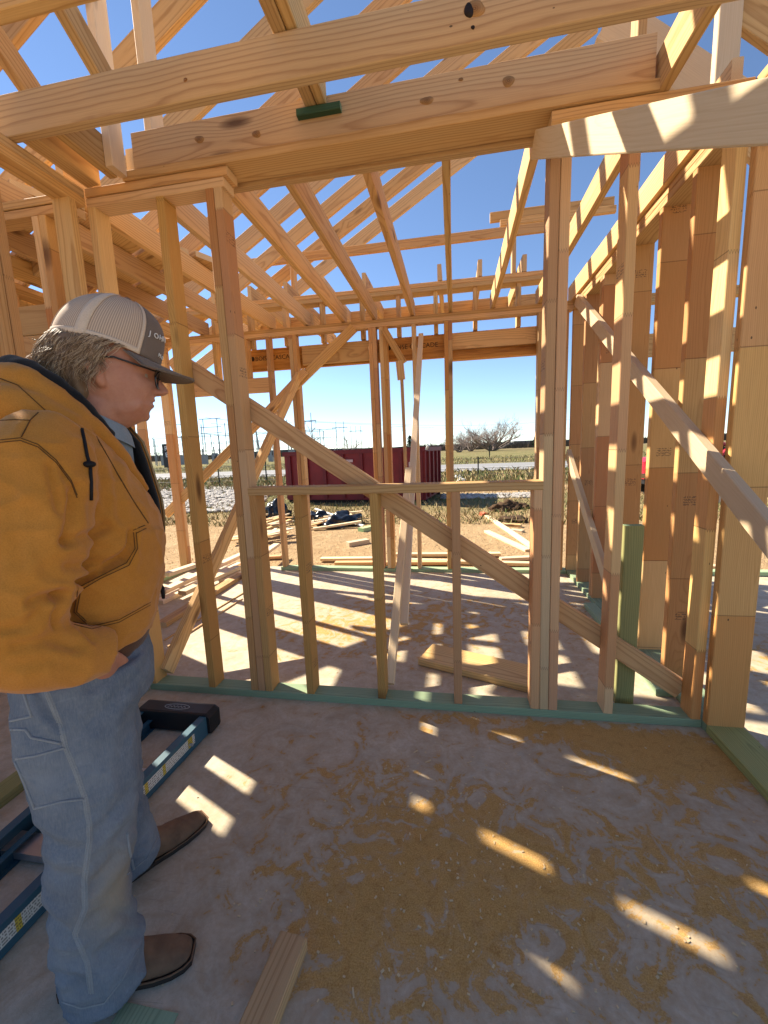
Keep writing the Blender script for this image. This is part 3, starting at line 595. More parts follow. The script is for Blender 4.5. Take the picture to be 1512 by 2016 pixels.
for i, (px, py, r) in enumerate(((985, 1003, (.2, .2, .13)), (1003, 1000, (.25, .22, .17)), (1026, 999, (.22, .2, .1)), (1010, 1022, (.3, .3, .06)))):
    p = G(px, py, -.15); lump('dirt_clod', ('small dark clod of earth beside the largest clod beyond the crossing boards', 'largest dark clod of dug earth beyond the two crossing boards', 'low flattened dark clod of earth trailing from the largest clod', 'flat brown heap of earth just behind the two crossing boards')[i], 'dirt', (p.x, p.y, -.17), r, M_DIRT, i * 2.3, 'dirt clods by the opening', .5, 3)
p = G(952, 1013, -.15); lump('orange_scrap', 'small crumpled orange scrap on the dry grass', 'scrap', (p.x, p.y, -.16), (.09, .07, .05), flat('orange_plastic', (.62, .13, .045)), 2.2, None, .6)
for i, (px, py) in enumerate(((901, 942), (908, 948))):
    p = G(px, py, -.15); lump('white_litter', 'scrap of white litter in the grass near the fence', 'litter', (p.x, p.y, -.14), (.22 - .08 * i, .15, .12), flat('white_litter', (.8, .79, .75)), i + .4, 'white litter by the fence', .5)
# gravel
M_GRAV = flat('gravel_stone', (.56, .52, .47), .9, .2, var=.45, scale=3.0); m = MB(); grn = random.Random(21); ic = bmesh.new(); bmesh.ops.create_icosphere(ic, subdivisions=1, radius=1); iv = [v.co.copy() for v in ic.verts]; fi = [tuple(v.index for v in f.verts) for f in ic.faces]; ic.free()
for i in range(3600):
    y = 9.4 + 7.5 * grn.random() ** 1.3; x = grn.uniform(-13.5, -4.9 - (y - 9.4) * .35); r = grn.uniform(.03, .085); a = grn.uniform(0, 6.3)
    m.add([(x + (v.x * math.cos(a) - v.y * math.sin(a)) * r * 1.3, y + (v.x * math.sin(a) + v.y * math.cos(a)) * r, -.14 + v.z * r * .7 + r * .2) for v in iv], fi)
tag(m.build('gravel', M_GRAV, origin=(-9, 12, -.15)), 'bed of pale crushed gravel beside the dumpster', 'gravel', kind='stuff')
m = MB()
for i in range(700):
    x, y = grn.uniform(-.4, 2.2), grn.uniform(11.3, 12.4); r = grn.uniform(.02, .05); m.add([(x + v.x * r * 1.2, y + v.y * r, -.15 + v.z * r * .7 + r * .2) for v in iv], fi)
tag(m.build('gravel', M_GRAV, origin=(1, 12, -.15)), 'small patch of pale gravel at the shaded end of the dumpster', 'gravel', kind='stuff')
# dry grass tufts and straw on the dirt
def blades(name, label, n, fx, hmin, hmax, mats, wd_=.006):
    m = MB(); q = random.Random(len(name) + n)
    for i in range(n):
        x, y = fx(q); z = gz(x, y) - .01; h = q.uniform(hmin, hmax); a = q.uniform(0, 6.3); lean = q.uniform(.2, 1.0) * h; dx, dy = math.cos(a), math.sin(a); w_ = wd_ * q.uniform(.6, 1.5)
        m.add([(x - dy * w_, y + dx * w_, z), (x + dy * w_, y - dx * w_, z), (x + dx * lean * .4 + dy * w_ * .7, y + dy * lean * .4 - dx * w_ * .7, z + h * .65), (x + dx * lean, y + dy * lean, z + h)], [(0, 1, 2), (0, 2, 3)], q.randrange(len(mats)))
    tag(m.build(name, mats, origin=(0, 8, -.15)), label, 'grass', kind='stuff')
M_DRY = flat('dry_grass', (.40, .31, .15), .9); M_GRN = flat('green_grass', (.13, .17, .05), .9); M_BRN = flat('brown_straw', (.26, .17, .08), .9)
blades('grass', 'dry and green grass between the dirt yard and the fence', 26000, lambda q: ((lambda y: (q.uniform(-1.1, .85) * y, y))(7.6 + 14 * q.random() ** 1.4)), .03, .13, [M_DRY, M_DRY, M_GRN, M_BRN], .008)
blades('straw', 'loose straw strewn over the tan dirt yard', 7000, lambda q: ((lambda y: (q.uniform(-1.0, .5) * y, y))(q.uniform(4.5, 9.5))), .008, .03, [M_DRY, M_BRN], .006)
blades('verge_grass', 'taller dry grass along the road verge', 15000, lambda q: ((lambda y: (q.uniform(-1.1, .7) * y, y))(q.choice((q.uniform(15, 23.5), q.uniform(34, 52))))), .12, .34, [M_DRY, M_DRY, M_GRN, M_BRN], .022)

# dumpster
M_RED = flat('dumpster_red', (.20, .007, .014), .5, .4, var=.35, scale=3, bump=.05); M_RED2 = flat('dumpster_rib', (.14, .006, .012), .55, .4)
dm = thing('dumpster', 'long dark red roll-off dumpster standing on the grass beyond the opening', 'dumpster', (-2.7, 11.6, -.15)); dang = R(-8); DM = Matrix.Translation((-.74, 10.55, -.17)) @ Matrix.Rotation(dang, 4, 'Z')
L_, Wd, Hh = 4.05, 2.2, 1.36; m = MB()
for bx_ in ((-L_, 0, 0, .05, .16, Hh), (-L_, 0, Wd - .05, Wd, .16, Hh), (-.05, 0, .05, Wd - .05, .16, Hh), (-L_, -L_ + .05, .05, Wd - .05, .16, Hh), (-L_, 0, 0, Wd, .10, .16)): m.box(*bx_, M=DM)
m.build('bin', M_RED, dm)
m = MB(); m.box(-L_ - .03, .03, -.045, .06, Hh - .02, Hh + .09, M=DM); m.box(-L_ - .03, .03, Wd - .06, Wd + .045, Hh - .02, Hh + .09, M=DM); m.box(-.06, .045, .06, Wd - .06, Hh - .02, Hh + .09, M=DM); m.build('top_rim', M_RED2, dm)
for i in range(8): m = MB(); x = -L_ + .12 + i * .54; m.box(x, x + .09, -.055, -.002, .16, Hh - .025, M=DM); m.build('rib', M_RED2, dm)
for i in range(4): m = MB(); y = .2 + i * .55; m.box(.002, .06, y, y + .1, .16, Hh - .025, M=DM); m.build('rib', M_RED2, dm)
m = MB(); m.box(-L_, 0, .1, .25, 0, .10, M=DM); m.build('skid', M_SOLE if 0 else flat('skid_steel', (.03, .02, .02), .7), dm); m = MB(); m.box(-L_, 0, Wd - .25, Wd - .1, 0, .10, M=DM); m.build('skid', bpy.data.materials['skid_steel'], dm)
m = MB(); m.box(-2.95, -1.95, -.058, -.056, Hh - .24, Hh - .17, M=DM); m.build('label_strip', flat('faded_label', (.55, .40, .40), .7), dm); m = MB(); m.box(-.42, -.22, -.058, -.056, Hh - .42, Hh - .28, M=DM); m.build('label_strip', bpy.data.materials['faded_label'], dm)
m = MB(); m.tube([DM @ Vector((.03, -.02, Hh + .02)), DM @ Vector((.10, -.05, Hh + .12))], .035, 8); m.build('hinge', flat('galvanised', (.5, .5, .48), .5), dm)
# ------------------------------------------------------------------ fence along the road
fc = thing('wire_fence', 'wire fence on thin dark posts between the yard and the road', 'fence', (0, 17.6, -.15)); M_POST = flat('fence_post', (.035, .04, .03), .8); M_WIRE = flat('fence_wire', (.16, .15, .14), .5)
for i in range(20): m = MB(); x = -20.2 + i * 2.35; m.box(x - .025, x + .025, 17.58, 17.61, -.2, .82 + .05 * math.sin(i * 2.1)); m.box(x - .008, x + .008, 17.61, 17.635, -.2, .80); m.build('fence_post', M_POST, fc)
for z in (.10, .35, .58, .74): m = MB(); m.tube([(-20.2 + i * 2.35, 17.57, z) for i in range(20)], .006, 4); m.build('wire', M_WIRE, fc)
f2 = thing('wire_fence', 'far wire fence on the field side of the road', 'fence', (0, 50, -.15))
for i in range(16): m = MB(); x = -45 + i * 7; m.box(x - .06, x + .06, 50, 50.1, -.2, 1.25); m.build('fence_post', M_POST, f2)
# ------------------------------------------------------------------ trees and the far skyline
M_BARK = flat('bare_bark', (.28, .225, .19), .95, .1, var=.4, scale=2); M_TWIG = flat('bare_twigs', (.40, .32, .275), .95, .1)
def bare_tree(label, x, y, h, spread, seed, stems=5, thick=.16, lv=4):
    q = random.Random(seed); t = thing('bare_tree', label, 'tree', (x, y, -.2)); tr = MB(); cr = MB()
    def grow(p, d, L, r, k):
        pts = [p]; n_ = 4
        for i in range(n_): d = (d + Vector((q.gauss(0, .16), q.gauss(0, .16), q.gauss(.02, .1)))).normalized(); pts.append(pts[-1] + d * (L / n_))
        (tr if k < 2 else cr).tube(pts, [r * (1 - .45 * i / n_) for i in range(n_ + 1)], 5 if k < 2 else 3, 0, False)
        if k < lv:
            for c in range(q.randint(3, 4) if k < 3 else 5):
                b = pts[q.randint(1, n_)]; a = q.uniform(0, 6.3); s_ = q.uniform(.45, .95); dd = (d + Vector((math.cos(a), math.sin(a), q.uniform(-.1, .5))) * s_).normalized(); grow(b, dd, L * q.uniform(.55, .75), r * .5, k + 1)
    for i in range(stems):
        a = 6.28 * i / stems + q.uniform(-.4, .4); grow(Vector((x + math.cos(a) * .3, y + math.sin(a) * .3, -.2)), Vector((math.cos(a) * spread, math.sin(a) * spread, 1)).normalized(), h * .42, thick, 0)
    tr.build('trunk', M_BARK, t); cr.build('crown', M_TWIG, t)
bare_tree('broad many-stemmed bare tree standing in the field across the road', 10.2, 118, 12.0, 1.7, 4, 13, .26)
bare_tree('low bare shrub beside the broad bare tree across the road', 1.2, 112, 7.0, 1.1, 9, 9, .14)
bare_tree('second low bare shrub beside the broad bare tree, its twigs reddish', 4.6, 124, 8.0, 1.1, 14, 9, .14)
bare_tree('single upright bare tree rising behind the dumpster', -31, 88, 9.0, .35, 21, 2, .2)
bare_tree('small bare tree among the power poles', -38, 150, 9.0, .5, 33, 3, .2)
M_FAR = flat('far_scrub', (.105, .085, .06), .95, .05); M_EVER = flat('far_evergreen', (.035, .055, .03), .95, .05); M_HILL = flat('far_hills', (.10, .105, .095), .95, .05)
m = MB(); frn = random.Random(8)
for i in range(2600):                                     # scrub line: twiggy clumps of many small blades
    x = frn.uniform(-330, 200); y = 190 + frn.uniform(-12, 25); hh = (2.2 + 2.4 * max(0, noise.noise((x * .03, 1.3, 0))) + 1.8 * abs(noise.noise((x * .11, 7, 0)))) * frn.uniform(.5, 1.25)
    for k in range(4):
        a = frn.uniform(-.7, .7); w_ = frn.uniform(.12, .4); m.add([(x - w_, y, -.3), (x + w_, y + frn.uniform(-.3, .3), -.3), (x + math.sin(a) * hh * .6, y, hh * math.cos(a))], [(0, 1, 2)]); x += frn.uniform(-.7, .7)
tag(m.build('far_scrub', M_FAR, origin=(0, 190, -.2)), 'low leafless scrub along the far edge of the field', 'scrub', kind='stuff')
for i, (x, h) in enumerate(((30.5, 5.2), (-17.5, 6.0))):
    t = thing('evergreen_tree', ('small dark evergreen beside the broad bare tree', 'small dark evergreen on the skyline above the dumpster')[i], 'tree', (x, 165, -.2)); m = MB(); m.tube([(x, 165, -.3), (x, 165, h * .5)], [.25, .12], 6); m.build('trunk', M_BARK, t); m = MB()
    for k in range(420): z = h * frn.random() ** .8; rr = (h - z) * .42 + .1; a = frn.uniform(0, 6.3); r_ = rr * frn.random() ** .5; c_ = Vector((x + math.cos(a) * r_, 165 + math.sin(a) * r_, z + .3)); e = [Vector((frn.gauss(0, .28), frn.gauss(0, .28), frn.gauss(0, .28))) for _ in range(3)]; m.add([c_ + v for v in e], [(0, 1, 2)])
    m.build('crown', M_EVER, t)
hv = []; hf = []
for i in range(161): x = -1600 + i * 20; hgt = 7 + 6 * noise.noise((x * .004, 3, 0)) + 2.2 * noise.noise((x * .03, 9, 0)); hv += [(x, 900, -1), (x, 900, hgt), (x, 1000, hgt + 1), (x, 1100, -1)]
for i in range(160): a = i * 4; hf += [(a, a + 4, a + 5, a + 1), (a + 1, a + 5, a + 6, a + 2), (a + 2, a + 6, a + 7, a + 3)]
tag(mesh_obj('hills', hv, hf, M_HILL, smooth=True, origin=(0, 900, 0)), kind='structure')
m = MB(); m.box(33, 47, 240, 250, -.3, 2.6); m.box(32, 48, 239, 251, 2.6, 3.3); tag(m.build('barn', flat('barn_grey', (.16, .16, .17))), 'long low grey barn on the skyline beside the evergreen', 'barn')
# power poles
M_POLE = flat('pole_wood', (.10, .085, .075), .9)
def hframe(label, px, y, h, arm, gap, drop=.8, mid=0):
    d = ray(px, 880); x = d.x / d.y * y; t = thing('power_pole', label, 'power pole', (x, y, -.2))
    for s in ([-1, 1] if not mid else [-1, 0, 1]): m = MB(); m.tube([(x + s * gap, y, -.3), (x + s * gap * .96, y, h)], [h * .012, h * .007], 6); m.build('pole', M_POLE, t)
    m = MB(); m.bar((x - arm, y, h * .82), (x + arm, y, h * .82), h * .017); m.build('crossarm', M_POLE, t)
    for s in (-1, 0, 1): m = MB(); m.tube([(x + s * arm * .97, y, h * .82), (x + s * arm * .97, y, h * .82 - drop)], .07, 5); m.build('insulator', M_POLE, t)
    return t, x
hframe('tall twin-pole power tower nearest the substation', 604, 105, 11.5, 3.0, 1.7); hframe('twin-pole power tower with two crossarms above the dumpster', 671, 190, 15.0, 3.6, 1.9); hframe('three-pole power tower beside the two-armed one', 702, 205, 13.5, 3.2, 2.6, .8, 1); hframe('distant twin-pole power tower low on the skyline', 655, 330, 13.0, 2.4, 1.5)
M_STEEL = flat('substation_steel', (.26, .28, .30), .6, .4)
sb = thing('substation', 'lattice of substation steelwork beyond the road', 'substation', (-55, 80, 0)); sr = random.Random(17)
for yy, hh in ((70, 4.9), (78, 5.6)):
    xs_ = [-62 + 3.3 * i for i in range(13)]
    for i, x in enumerate(xs_):
        m = MB(); top_ = hh + (2.2 if i % 4 == 1 else 0); m.bar((x, yy, -.3), (x, yy, top_), .11); m.bar((x + .5, yy, -.3), (x + .5, yy, top_ * .75), .05); m.build('column', M_STEEL, sb)
    for z in (hh, hh * .72, hh * .45): m = MB(); m.bar((xs_[0], yy, z), (xs_[-1], yy, z), .085); m.build('beam', M_STEEL, sb)
for i in range(16): x = -60 + sr.random() * 38; m = MB(); h_ = sr.uniform(1.5, 3.2); m.box(x, x + sr.uniform(.5, 1.3), 74, 75, -.2, h_ * .6); m.tube([(x + .3, 74.5, h_ * .6), (x + .3, 74.5, h_)], .14, 6); m.build('transformer', M_STEEL, sb)
for i, (px, yy) in enumerate(((418, 66), (360, 74))):
    d = ray(px, 880); x = d.x / d.y * yy; m = MB()
    for s in (-1, 1): m.bar((x + s * 1.3, yy, -.3), (x + s * 1.3, yy, 7.6), .09)
    for z in (7.6, 6.2, 5.2): m.bar((x - 2.0, yy, z), (x + 2.0, yy, z), .10)
    m.build('gantry', M_STEEL, sb)
m = MB(); d = ray(512, 880); x = d.x / d.y * 62; m.tube([(x, 62, -.3), (x - .8, 62, 8.6)], [.16, .1], 6); m.build('leaning_pole', M_STEEL, sb)
for i, (y0, z0, x1, y1, z1) in enumerate(((105, 9.4, 60, 210, 12.5), (105, 9.3, 90, 260, 10), (74, 7.5, -20, 190, 12), (74, 8.6, -10, 205, 11), (70, 6, -42, 105, 9.4))):
    x0 = (ray(604, 880).x / ray(604, 880).y * 105) if i < 2 else -44 - i; m = MB(); m.tube([Vector((x0, y0, z0)).lerp(Vector((x1, y1, z1)), k / 14) - Vector((0, 0, 2.2 * math.sin(math.pi * k / 14))) for k in range(15)], .028, 4)
    tag(m.build('power_line', M_POLE), ('power line running across the field from the tall twin-pole tower', 'second power line running across the field from the tall twin-pole tower, hanging higher', 'power line from the substation to the two-armed tower', 'power line from the substation to the three-pole tower', 'low power line between the substation and the tall tower')[i], 'power line')
sg = thing('road_sign', 'tall narrow black sign with white letters by the road', 'sign', (-27.3, 36, -.15)); m = MB(); m.box(-27.75, -26.9, 36, 36.12, .35, 2.6); pb = m.build('panel', M_BLK, sg); m = MB(); m.box(-27.4, -27.25, 36.02, 36.1, -.2, .35); m.build('post', M_BLK, sg)
for i, ch in enumerate('RE'): text('letter', ch, .62, Matrix.Translation((-27.32, 35.99, 2.15 - i * .62)) @ RX90, flat('sign_white%d' % i, (.8, .8, .8)), pb, .004)
# ------------------------------------------------------------------ small red tractor outside on the right
tx, ty = 5.05, 11.4; M_TRED = flat('tractor_red', (.50, .012, .03), .3, .5, var=.15, scale=3); M_TYRE = flat('tyre', (.012, .012, .012), .85)
tk = thing('tractor', 'small red tractor with large black tyres parked beyond the deep two-by-six wall', 'tractor', (tx, ty, -.15))
def wheel(x, y, r, w):
    m = MB(); n_ = 28; prof = [(-w / 2, r * .55), (-w / 2, r * .9), (-w * .35, r), (w * .35, r), (w / 2, r * .9), (w / 2, r * .55)]
    m.loft([[(x + r_ * math.cos(2 * math.pi * k / n_), y + yy, -.15 + r + r_ * math.sin(2 * math.pi * k / n_)) for k in range(n_)] for yy, r_ in prof]); o = m.build('wheel', M_TYRE, tk)
    m = MB(); m.loft([[(x + r * .5 * math.cos(2 * math.pi * k / 20), y + yy, -.15 + r + r * .5 * math.sin(2 * math.pi * k / 20)) for k in range(20)] for yy in (-w * .52, w * .52)]); m.build('rim', M_TRED, o)
    for k in range(18): a = 2 * math.pi * k / 18; m2 = MB(); c_ = Vector((x + r * math.cos(a), y, -.15 + r + r * math.sin(a))); m2.bar(c_ + Vector((0, -w * .45, 0)), c_ + Vector((.02 * math.sin(a), w * .45, 0)), .03, .05); m2.build('lug', M_TYRE, o)
wheel(tx + .05, ty - .55, .44, .26); wheel(tx + .05, ty + .55, .44, .26); wheel(tx + 1.55, ty - .6, .58, .34); wheel(tx + 1.55, ty + .6, .58, .34)
m = MB(); m.loft([[(tx + x, ty + y * w_, z) for y, z in ((-.33, .28), (-.36, .55), (-.28, h_), (.28, h_), (.36, .55), (.33, .28))] for x, w_, h_ in ((-.45, .85, .70), (-.3, 1, .80), (.5, 1, .90), (.75, 1, .92))]); m.build('hood', M_TRED, tk)
m = MB(); m.box(tx - .4, tx + 1.6, ty - .2, ty + .2, .15, .32); m.build('chassis', M_BLK, tk); m = MB(); m.loft([[(tx + 1.1 + x, ty + y, z) for y in (-.25, .25) for _ in (0,)] + [(tx + 1.1 + x, ty + y, z + .1) for y in (.25, -.25)] for x, z in ((0, .62), (.42, .62), (.55, .95))]); m.build('seat', M_BLK, tk)
for s in (-1, 1): m = MB(); m.tube([(tx + 1.55 + .66 * math.cos(a), ty + s * .6, -.15 + .58 + .66 * math.sin(a)) for a in [R(20 + 14 * k) for k in range(11)]], .05, 6); m.build('fender', M_TRED, tk)
m = MB(); m.tube([(tx + .8, ty, .8), (tx + .95, ty, 1.02)], .02, 6); m.tube([(tx + .95 + .06 * math.cos(a), ty + .17 * math.sin(a), 1.02 + .12 * math.cos(a)) for a in [2 * math.pi * k / 16 for k in range(17)]], .014, 6); m.build('steering_wheel', M_BLK, tk)
# right-hand room seen past the deep wall
wr = thing('framed_wall', 'outside stud wall of the room beyond the deep two-by-six wall', 'stud wall', (2.6, YC0, 0))
lum('bottom_plate', XB + W6 + .002, 5.0, YC0, YC1, 0, T, wr, W_TREAT)
for x in (1.25, 1.6, 2.95, 3.0, 4.2, 4.6): lum('stud', x, x + T, YC0, YC1, T, ZP, wr, W_STUD)
lum('top_plate', XB + W6 + .002, 5.0, YC0, YC1, ZP, ZP + T, wr); lum('top_plate', XB + W6 + .002, 5.0, YC0, YC1, ZP + T, ZT, wr)
lum('header', 1.64, 2.95, YC0, YC0 + T, 1.95, 2.14, wr); lum('window_sill', 1.64, 2.95, YC0, YC1, .9, .938, wr)
stick('diagonal_brace', (1.5, YC0 - .02, .15), (2.9, YC0 - .02, 1.2), (0, 0, 1), W4, T, W_PALE, wr)
# ------------------------------------------------------------------ the person
from mathutils.bvhtree import BVHTree
PM = Vector((-.80, .875, 0)); PTH = R(44)
PF = Vector((math.cos(PTH), math.sin(PTH), 0)); PL = Vector((-math.sin(PTH), math.cos(PTH), 0))
def B(s, d, z): return PM + PF * s + PL * d + Vector((0, 0, z))      # forward, to the left, up
HTH = R(42); HF = Vector((math.cos(HTH), math.sin(HTH), 0)); HL = Vector((-math.sin(HTH), math.cos(HTH), 0)); HP = B(-.01, 0, 0)
def H(s, d, z): return HP + HF * ((s + .01) * 1.02) + HL * d + Vector((0, 0, z))
def ell(cs, cd, z, a, b, n=28, p=2.2, f=B, tilt=0.0):
    out = []
    for k in range(n):
        th = 2 * math.pi * k / n; c, s = math.cos(th), math.sin(th)
        x = a * math.copysign(abs(c) ** (2 / p), c); y = b * math.copysign(abs(s) ** (2 / p), s)
        out.append(f(cs + x, cd + y, z + tilt * x))
    return out
def limb(m, pts, n=16, sub=4):
    """tapered limb through (s, d, z, radius) joints, smoothed"""
    P = []
    for i in range(len(pts) - 1):
        p0 = pts[max(i - 1, 0)]; p1 = pts[i]; p2 = pts[i + 1]; p3 = pts[min(i + 2, len(pts) - 1)]
        for k in range(sub):
            t = k / sub; P.append(tuple(.5 * (2 * p1[j] + (p2[j] - p0[j]) * t + (2 * p0[j] - 5 * p1[j] + 4 * p2[j] - p3[j]) * t * t + (3 * p1[j] - p0[j] - 3 * p2[j] + p3[j]) * t ** 3) for j in range(4)))
    P.append(pts[-1]); m.tube([B(*q[:3]) for q in P], [max(.003, q[3]) for q in P], n)
def fuse(name, m, voxel, smooth=4):
    me = bpy.data.meshes.new(name); me.from_pydata([tuple(v) for v in m.v], [], m.f); me.update()
    o = bpy.data.objects.new(name, me); COL.objects.link(o)
    md = o.modifiers.new('r', 'REMESH'); md.mode = 'VOXEL'; md.voxel_size = voxel
    sm = o.modifiers.new('s', 'SMOOTH'); sm.iterations = smooth; sm.factor = .5
    me2 = bpy.data.meshes.new_from_object(o.evaluated_get(bpy.context.evaluated_depsgraph_get()))
    bpy.data.objects.remove(o); bpy.data.meshes.remove(me)
    return me2
def displace(me, fn):
    nrm = [v.normal.copy() for v in me.vertices]
    for v, nn in zip(me.vertices, nrm):
        r = v.co - PM; k = fn(r.dot(PF), r.dot(PL), v.co.z, v.co)
        if k: v.co += nn * k
    bm = bmesh.new(); bm.from_mesh(me); bmesh.ops.smooth_vert(bm, verts=bm.verts, factor=.5, use_axis_x=True, use_axis_y=True, use_axis_z=True); bm.to_mesh(me); bm.free(); me.update()
def finish(me, name, mat, parent, origin):
    for v in me.vertices: v.co -= Vector(origin)
    me.materials.clear(); me.materials.append(mat); me.polygons.foreach_set('use_smooth', [True] * len(me.polygons)); me.update()
    o = bpy.data.objects.new(name, me); COL.objects.link(o)
    if parent is not None: o.parent = parent; o.location = Vector(origin) - world_loc(parent)
    else: o.location = origin
    return o
def cloth(name, col, col2, weave=420, rough=.9, fade=.5, fscale=7):
    N = NT(name); tc = N.n('TexCoord').outputs['Object']
    a = N.noise(tc, fscale, 4, .65); w = N.noise(tc, weave, 2, .7); g = N.noise(tc, 60, 3, .7)
    c = N.mix(N.math('MULTIPLY', N.ramp(a, [(.35, 0.0), (.7, 1.0)]), fade), col, col2)
    c = N.mix(N.math('MULTIPLY', N.ramp(w, [(.4, 0.0), (.65, 1.0)]), .28), c, tuple(x * .55 for x in col))
    c = N.mix(N.math('MULTIPLY', N.ramp(g, [(.5, 0.0), (.75, 1.0)]), .25), c, col2)
    N.bump(N.math('ADD', w, N.math('MULTIPLY', g, .6)), .35, .002)
    N.bsdf.inputs['Sheen Weight'].default_value = .15
    return N.done(c, rough, .12)
M_JACKET = cloth('duck_canvas', (.47, .185, .026), (.56, .245, .05))
def mat_denim():
    N = NT('denim'); tc = N.n('TexCoord').outputs['Object']; x, y, z = N.sep(tc)
    sl = N.noise(N.vec(N.math('MULTIPLY', x, 420), N.math('MULTIPLY', y, 420), N.math('MULTIPLY', z, 60)), 1.0, 2, .7); tw = N.noise(tc, 700, 2, .7); fade = N.noise(tc, 5.5, 5, .65); crk = N.noise(N.vec(N.math('MULTIPLY', x, 20), N.math('MULTIPLY', y, 20), N.math('MULTIPLY', z, 34)), 1.0, 4, .7, dist=1.2)
    c = N.mix(N.ramp(fade, [(.25, 0.0), (.75, 1.0)]), (.075, .095, .13), (.205, .225, .25))
    c = N.mix(N.math('MULTIPLY', N.ramp(sl, [(.38, 0.0), (.66, 1.0)]), .38), c, (.235, .25, .265)); c = N.mix(N.math('MULTIPLY', N.ramp(crk, [(.5, 0.0), (.66, 1.0)]), .22), c, (.085, .115, .165)); c = N.mix(N.math('MULTIPLY', N.ramp(crk, [(.28, 1.0), (.42, 0.0)]), .2), c, (.33, .37, .41))
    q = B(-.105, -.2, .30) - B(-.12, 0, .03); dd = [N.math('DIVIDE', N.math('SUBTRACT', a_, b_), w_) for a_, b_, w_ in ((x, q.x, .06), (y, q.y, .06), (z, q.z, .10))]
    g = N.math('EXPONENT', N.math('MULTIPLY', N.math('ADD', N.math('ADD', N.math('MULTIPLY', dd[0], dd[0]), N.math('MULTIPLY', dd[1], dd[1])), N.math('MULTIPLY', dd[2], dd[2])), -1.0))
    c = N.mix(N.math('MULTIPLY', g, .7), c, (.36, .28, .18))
    N.bump(N.math('ADD', tw, sl), .4, .002); return N.done(c, .92, .1)
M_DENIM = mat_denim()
M_SEAM = cloth('denim_seam', (.22, .23, .24), (.31, .315, .31)); M_FLEECE = cloth('black_lining', (.009, .009, .010), (.016, .016, .017)); M_RIB = cloth('brown_rib', (.085, .038, .018), (.11, .05, .025))
M_SHIRT = cloth('grey_shirt', (.20, .24, .27), (.27, .31, .34)); M_STITCH = flat('dark_stitching', (.13, .055, .012), .9); M_CORD = flat('black_cord', (.008, .007, .008), .7)
M_BOOT = flat('boot_leather', (.205, .112, .06), .75, .3, var=.45, scale=26, bump=.25); M_SOLE = flat('boot_sole', (.04, .028, .02), .7)
def mat_skin():
    N = NT('skin'); tc = N.n('TexCoord').outputs['Object']; n = N.noise(tc, 26, 4, .65); n2 = N.noise(tc, 160, 3, .7)
    c = N.mix(N.ramp(n, [(.35, 0.0), (.7, 1.0)]), (.47, .215, .13), (.42, .17, .10)); c = N.mix(N.math('MULTIPLY', N.ramp(n2, [(.5, 0.0), (.75, 1.0)]), .22), c, (.30, .12, .075))
    N.bsdf.inputs['Subsurface Weight'].default_value = .08; N.bsdf.inputs['Subsurface Radius'].default_value = (.012, .005, .003)
    N.bump(n2, .25, .0015); return N.done(c, .52, .35)
M_SKIN = mat_skin(); MH = Matrix((HF, HL, Vector((0, 0, 1)))).transposed()

person = thing('person', 'person in a tan hooded work jacket, jeans and trucker cap standing with hand in pocket', 'person', tuple(B(-.1, 0, 0)))
# --- body: head, neck, trunk, limbs and hand as one continuous surface
FRONT = [(1.318, .030), (1.326, .048), (1.335, .063), (1.345, .073), (1.358, .081), (1.37, .088), (1.38, .088), (1.395, .094), (1.41, .097), (1.425, .098), (1.438, .096), (1.455, .102), (1.47, .104), (1.50, .103), (1.54, .090), (1.575, .06), (1.595, .02)]
BACK = [(1.318, .012), (1.326, -.002), (1.335, -.012), (1.345, -.022), (1.358, -.032), (1.37, -.042), (1.38, -.055), (1.395, -.068), (1.41, -.075), (1.425, -.079), (1.438, -.081), (1.455, -.083), (1.47, -.084), (1.50, -.083), (1.54, -.073), (1.575, -.045), (1.595, -.01)]
WID = [.020, .030, .040, .048, .053, .057, .060, .064, .067, .069, .070, .071, .072, .073, .066, .046, .015]
m = MB(); rings = []
for (z, fr), (_, bk), w in zip(FRONT, BACK, WID):
    rings.append(ell((fr + bk) / 2, 0, z, (fr - bk) / 2, w, 40, 2.25, H))
m.loft(rings)
# nose, lips, chin, brow, ear, jaw
m.loft([ell(.100, 0, 1.436, .010, .0085, 12, 2, H), ell(.106, 0, 1.422, .013, .0115, 12, 2, H), ell(.110, 0, 1.409, .017, .0145, 12, 2, H), ell(.110, 0, 1.402, .016, .0165, 12, 2, H), ell(.100, 0, 1.3955, .012, .013, 12, 2, H)])
for s in (-1, 1): m.sphere(H(.105, s * .013, 1.402), (.009, .008, .007), M=MH)
m.sphere(H(.086, 0, 1.3845), (.0105, .021, .0055), M=MH); m.sphere(H(.083, 0, 1.3705), (.0105, .019, .0060), M=MH); m.sphere(H(.066, 0, 1.346), (.015, .021, .013), M=MH)
for s in (-1, 1):
    m.sphere(H(.088, s * .03, 1.455), (.016, .028, .0075), M=MH)
    m.sphere(H(.022, s * .048, 1.372), (.046, .010, .026), M=MH)
    m.loft([ell(-.012 + dx, s * (.070 + q), zz, aa, bb, 14, 2, H) for (dx, q, zz, aa, bb) in ((.004, 0, 1.402, .006, .007), (.002, .003, 1.412, .011, .009), (-.004, .006, 1.43, .016, .009), (-.008, .008, 1.45, .019, .010), (-.008, .006, 1.462, .014, .008))])
limb(m, [(-.075, 0, 1.20, .075), (-.06, 0, 1.28, .060), (-.035, 0, 1.33, .056), (-.015, 0, 1.37, .058), (.0, 0, 1.42, .05)])
m.loft([ell(-.115, 0, z, a, b) for z, a, b in ((.74, .10, .13), (.90, .11, .14), (1.05, .12, .155), (1.18, .115, .165), (1.26, .085, .15), (1.30, .05, .09))])
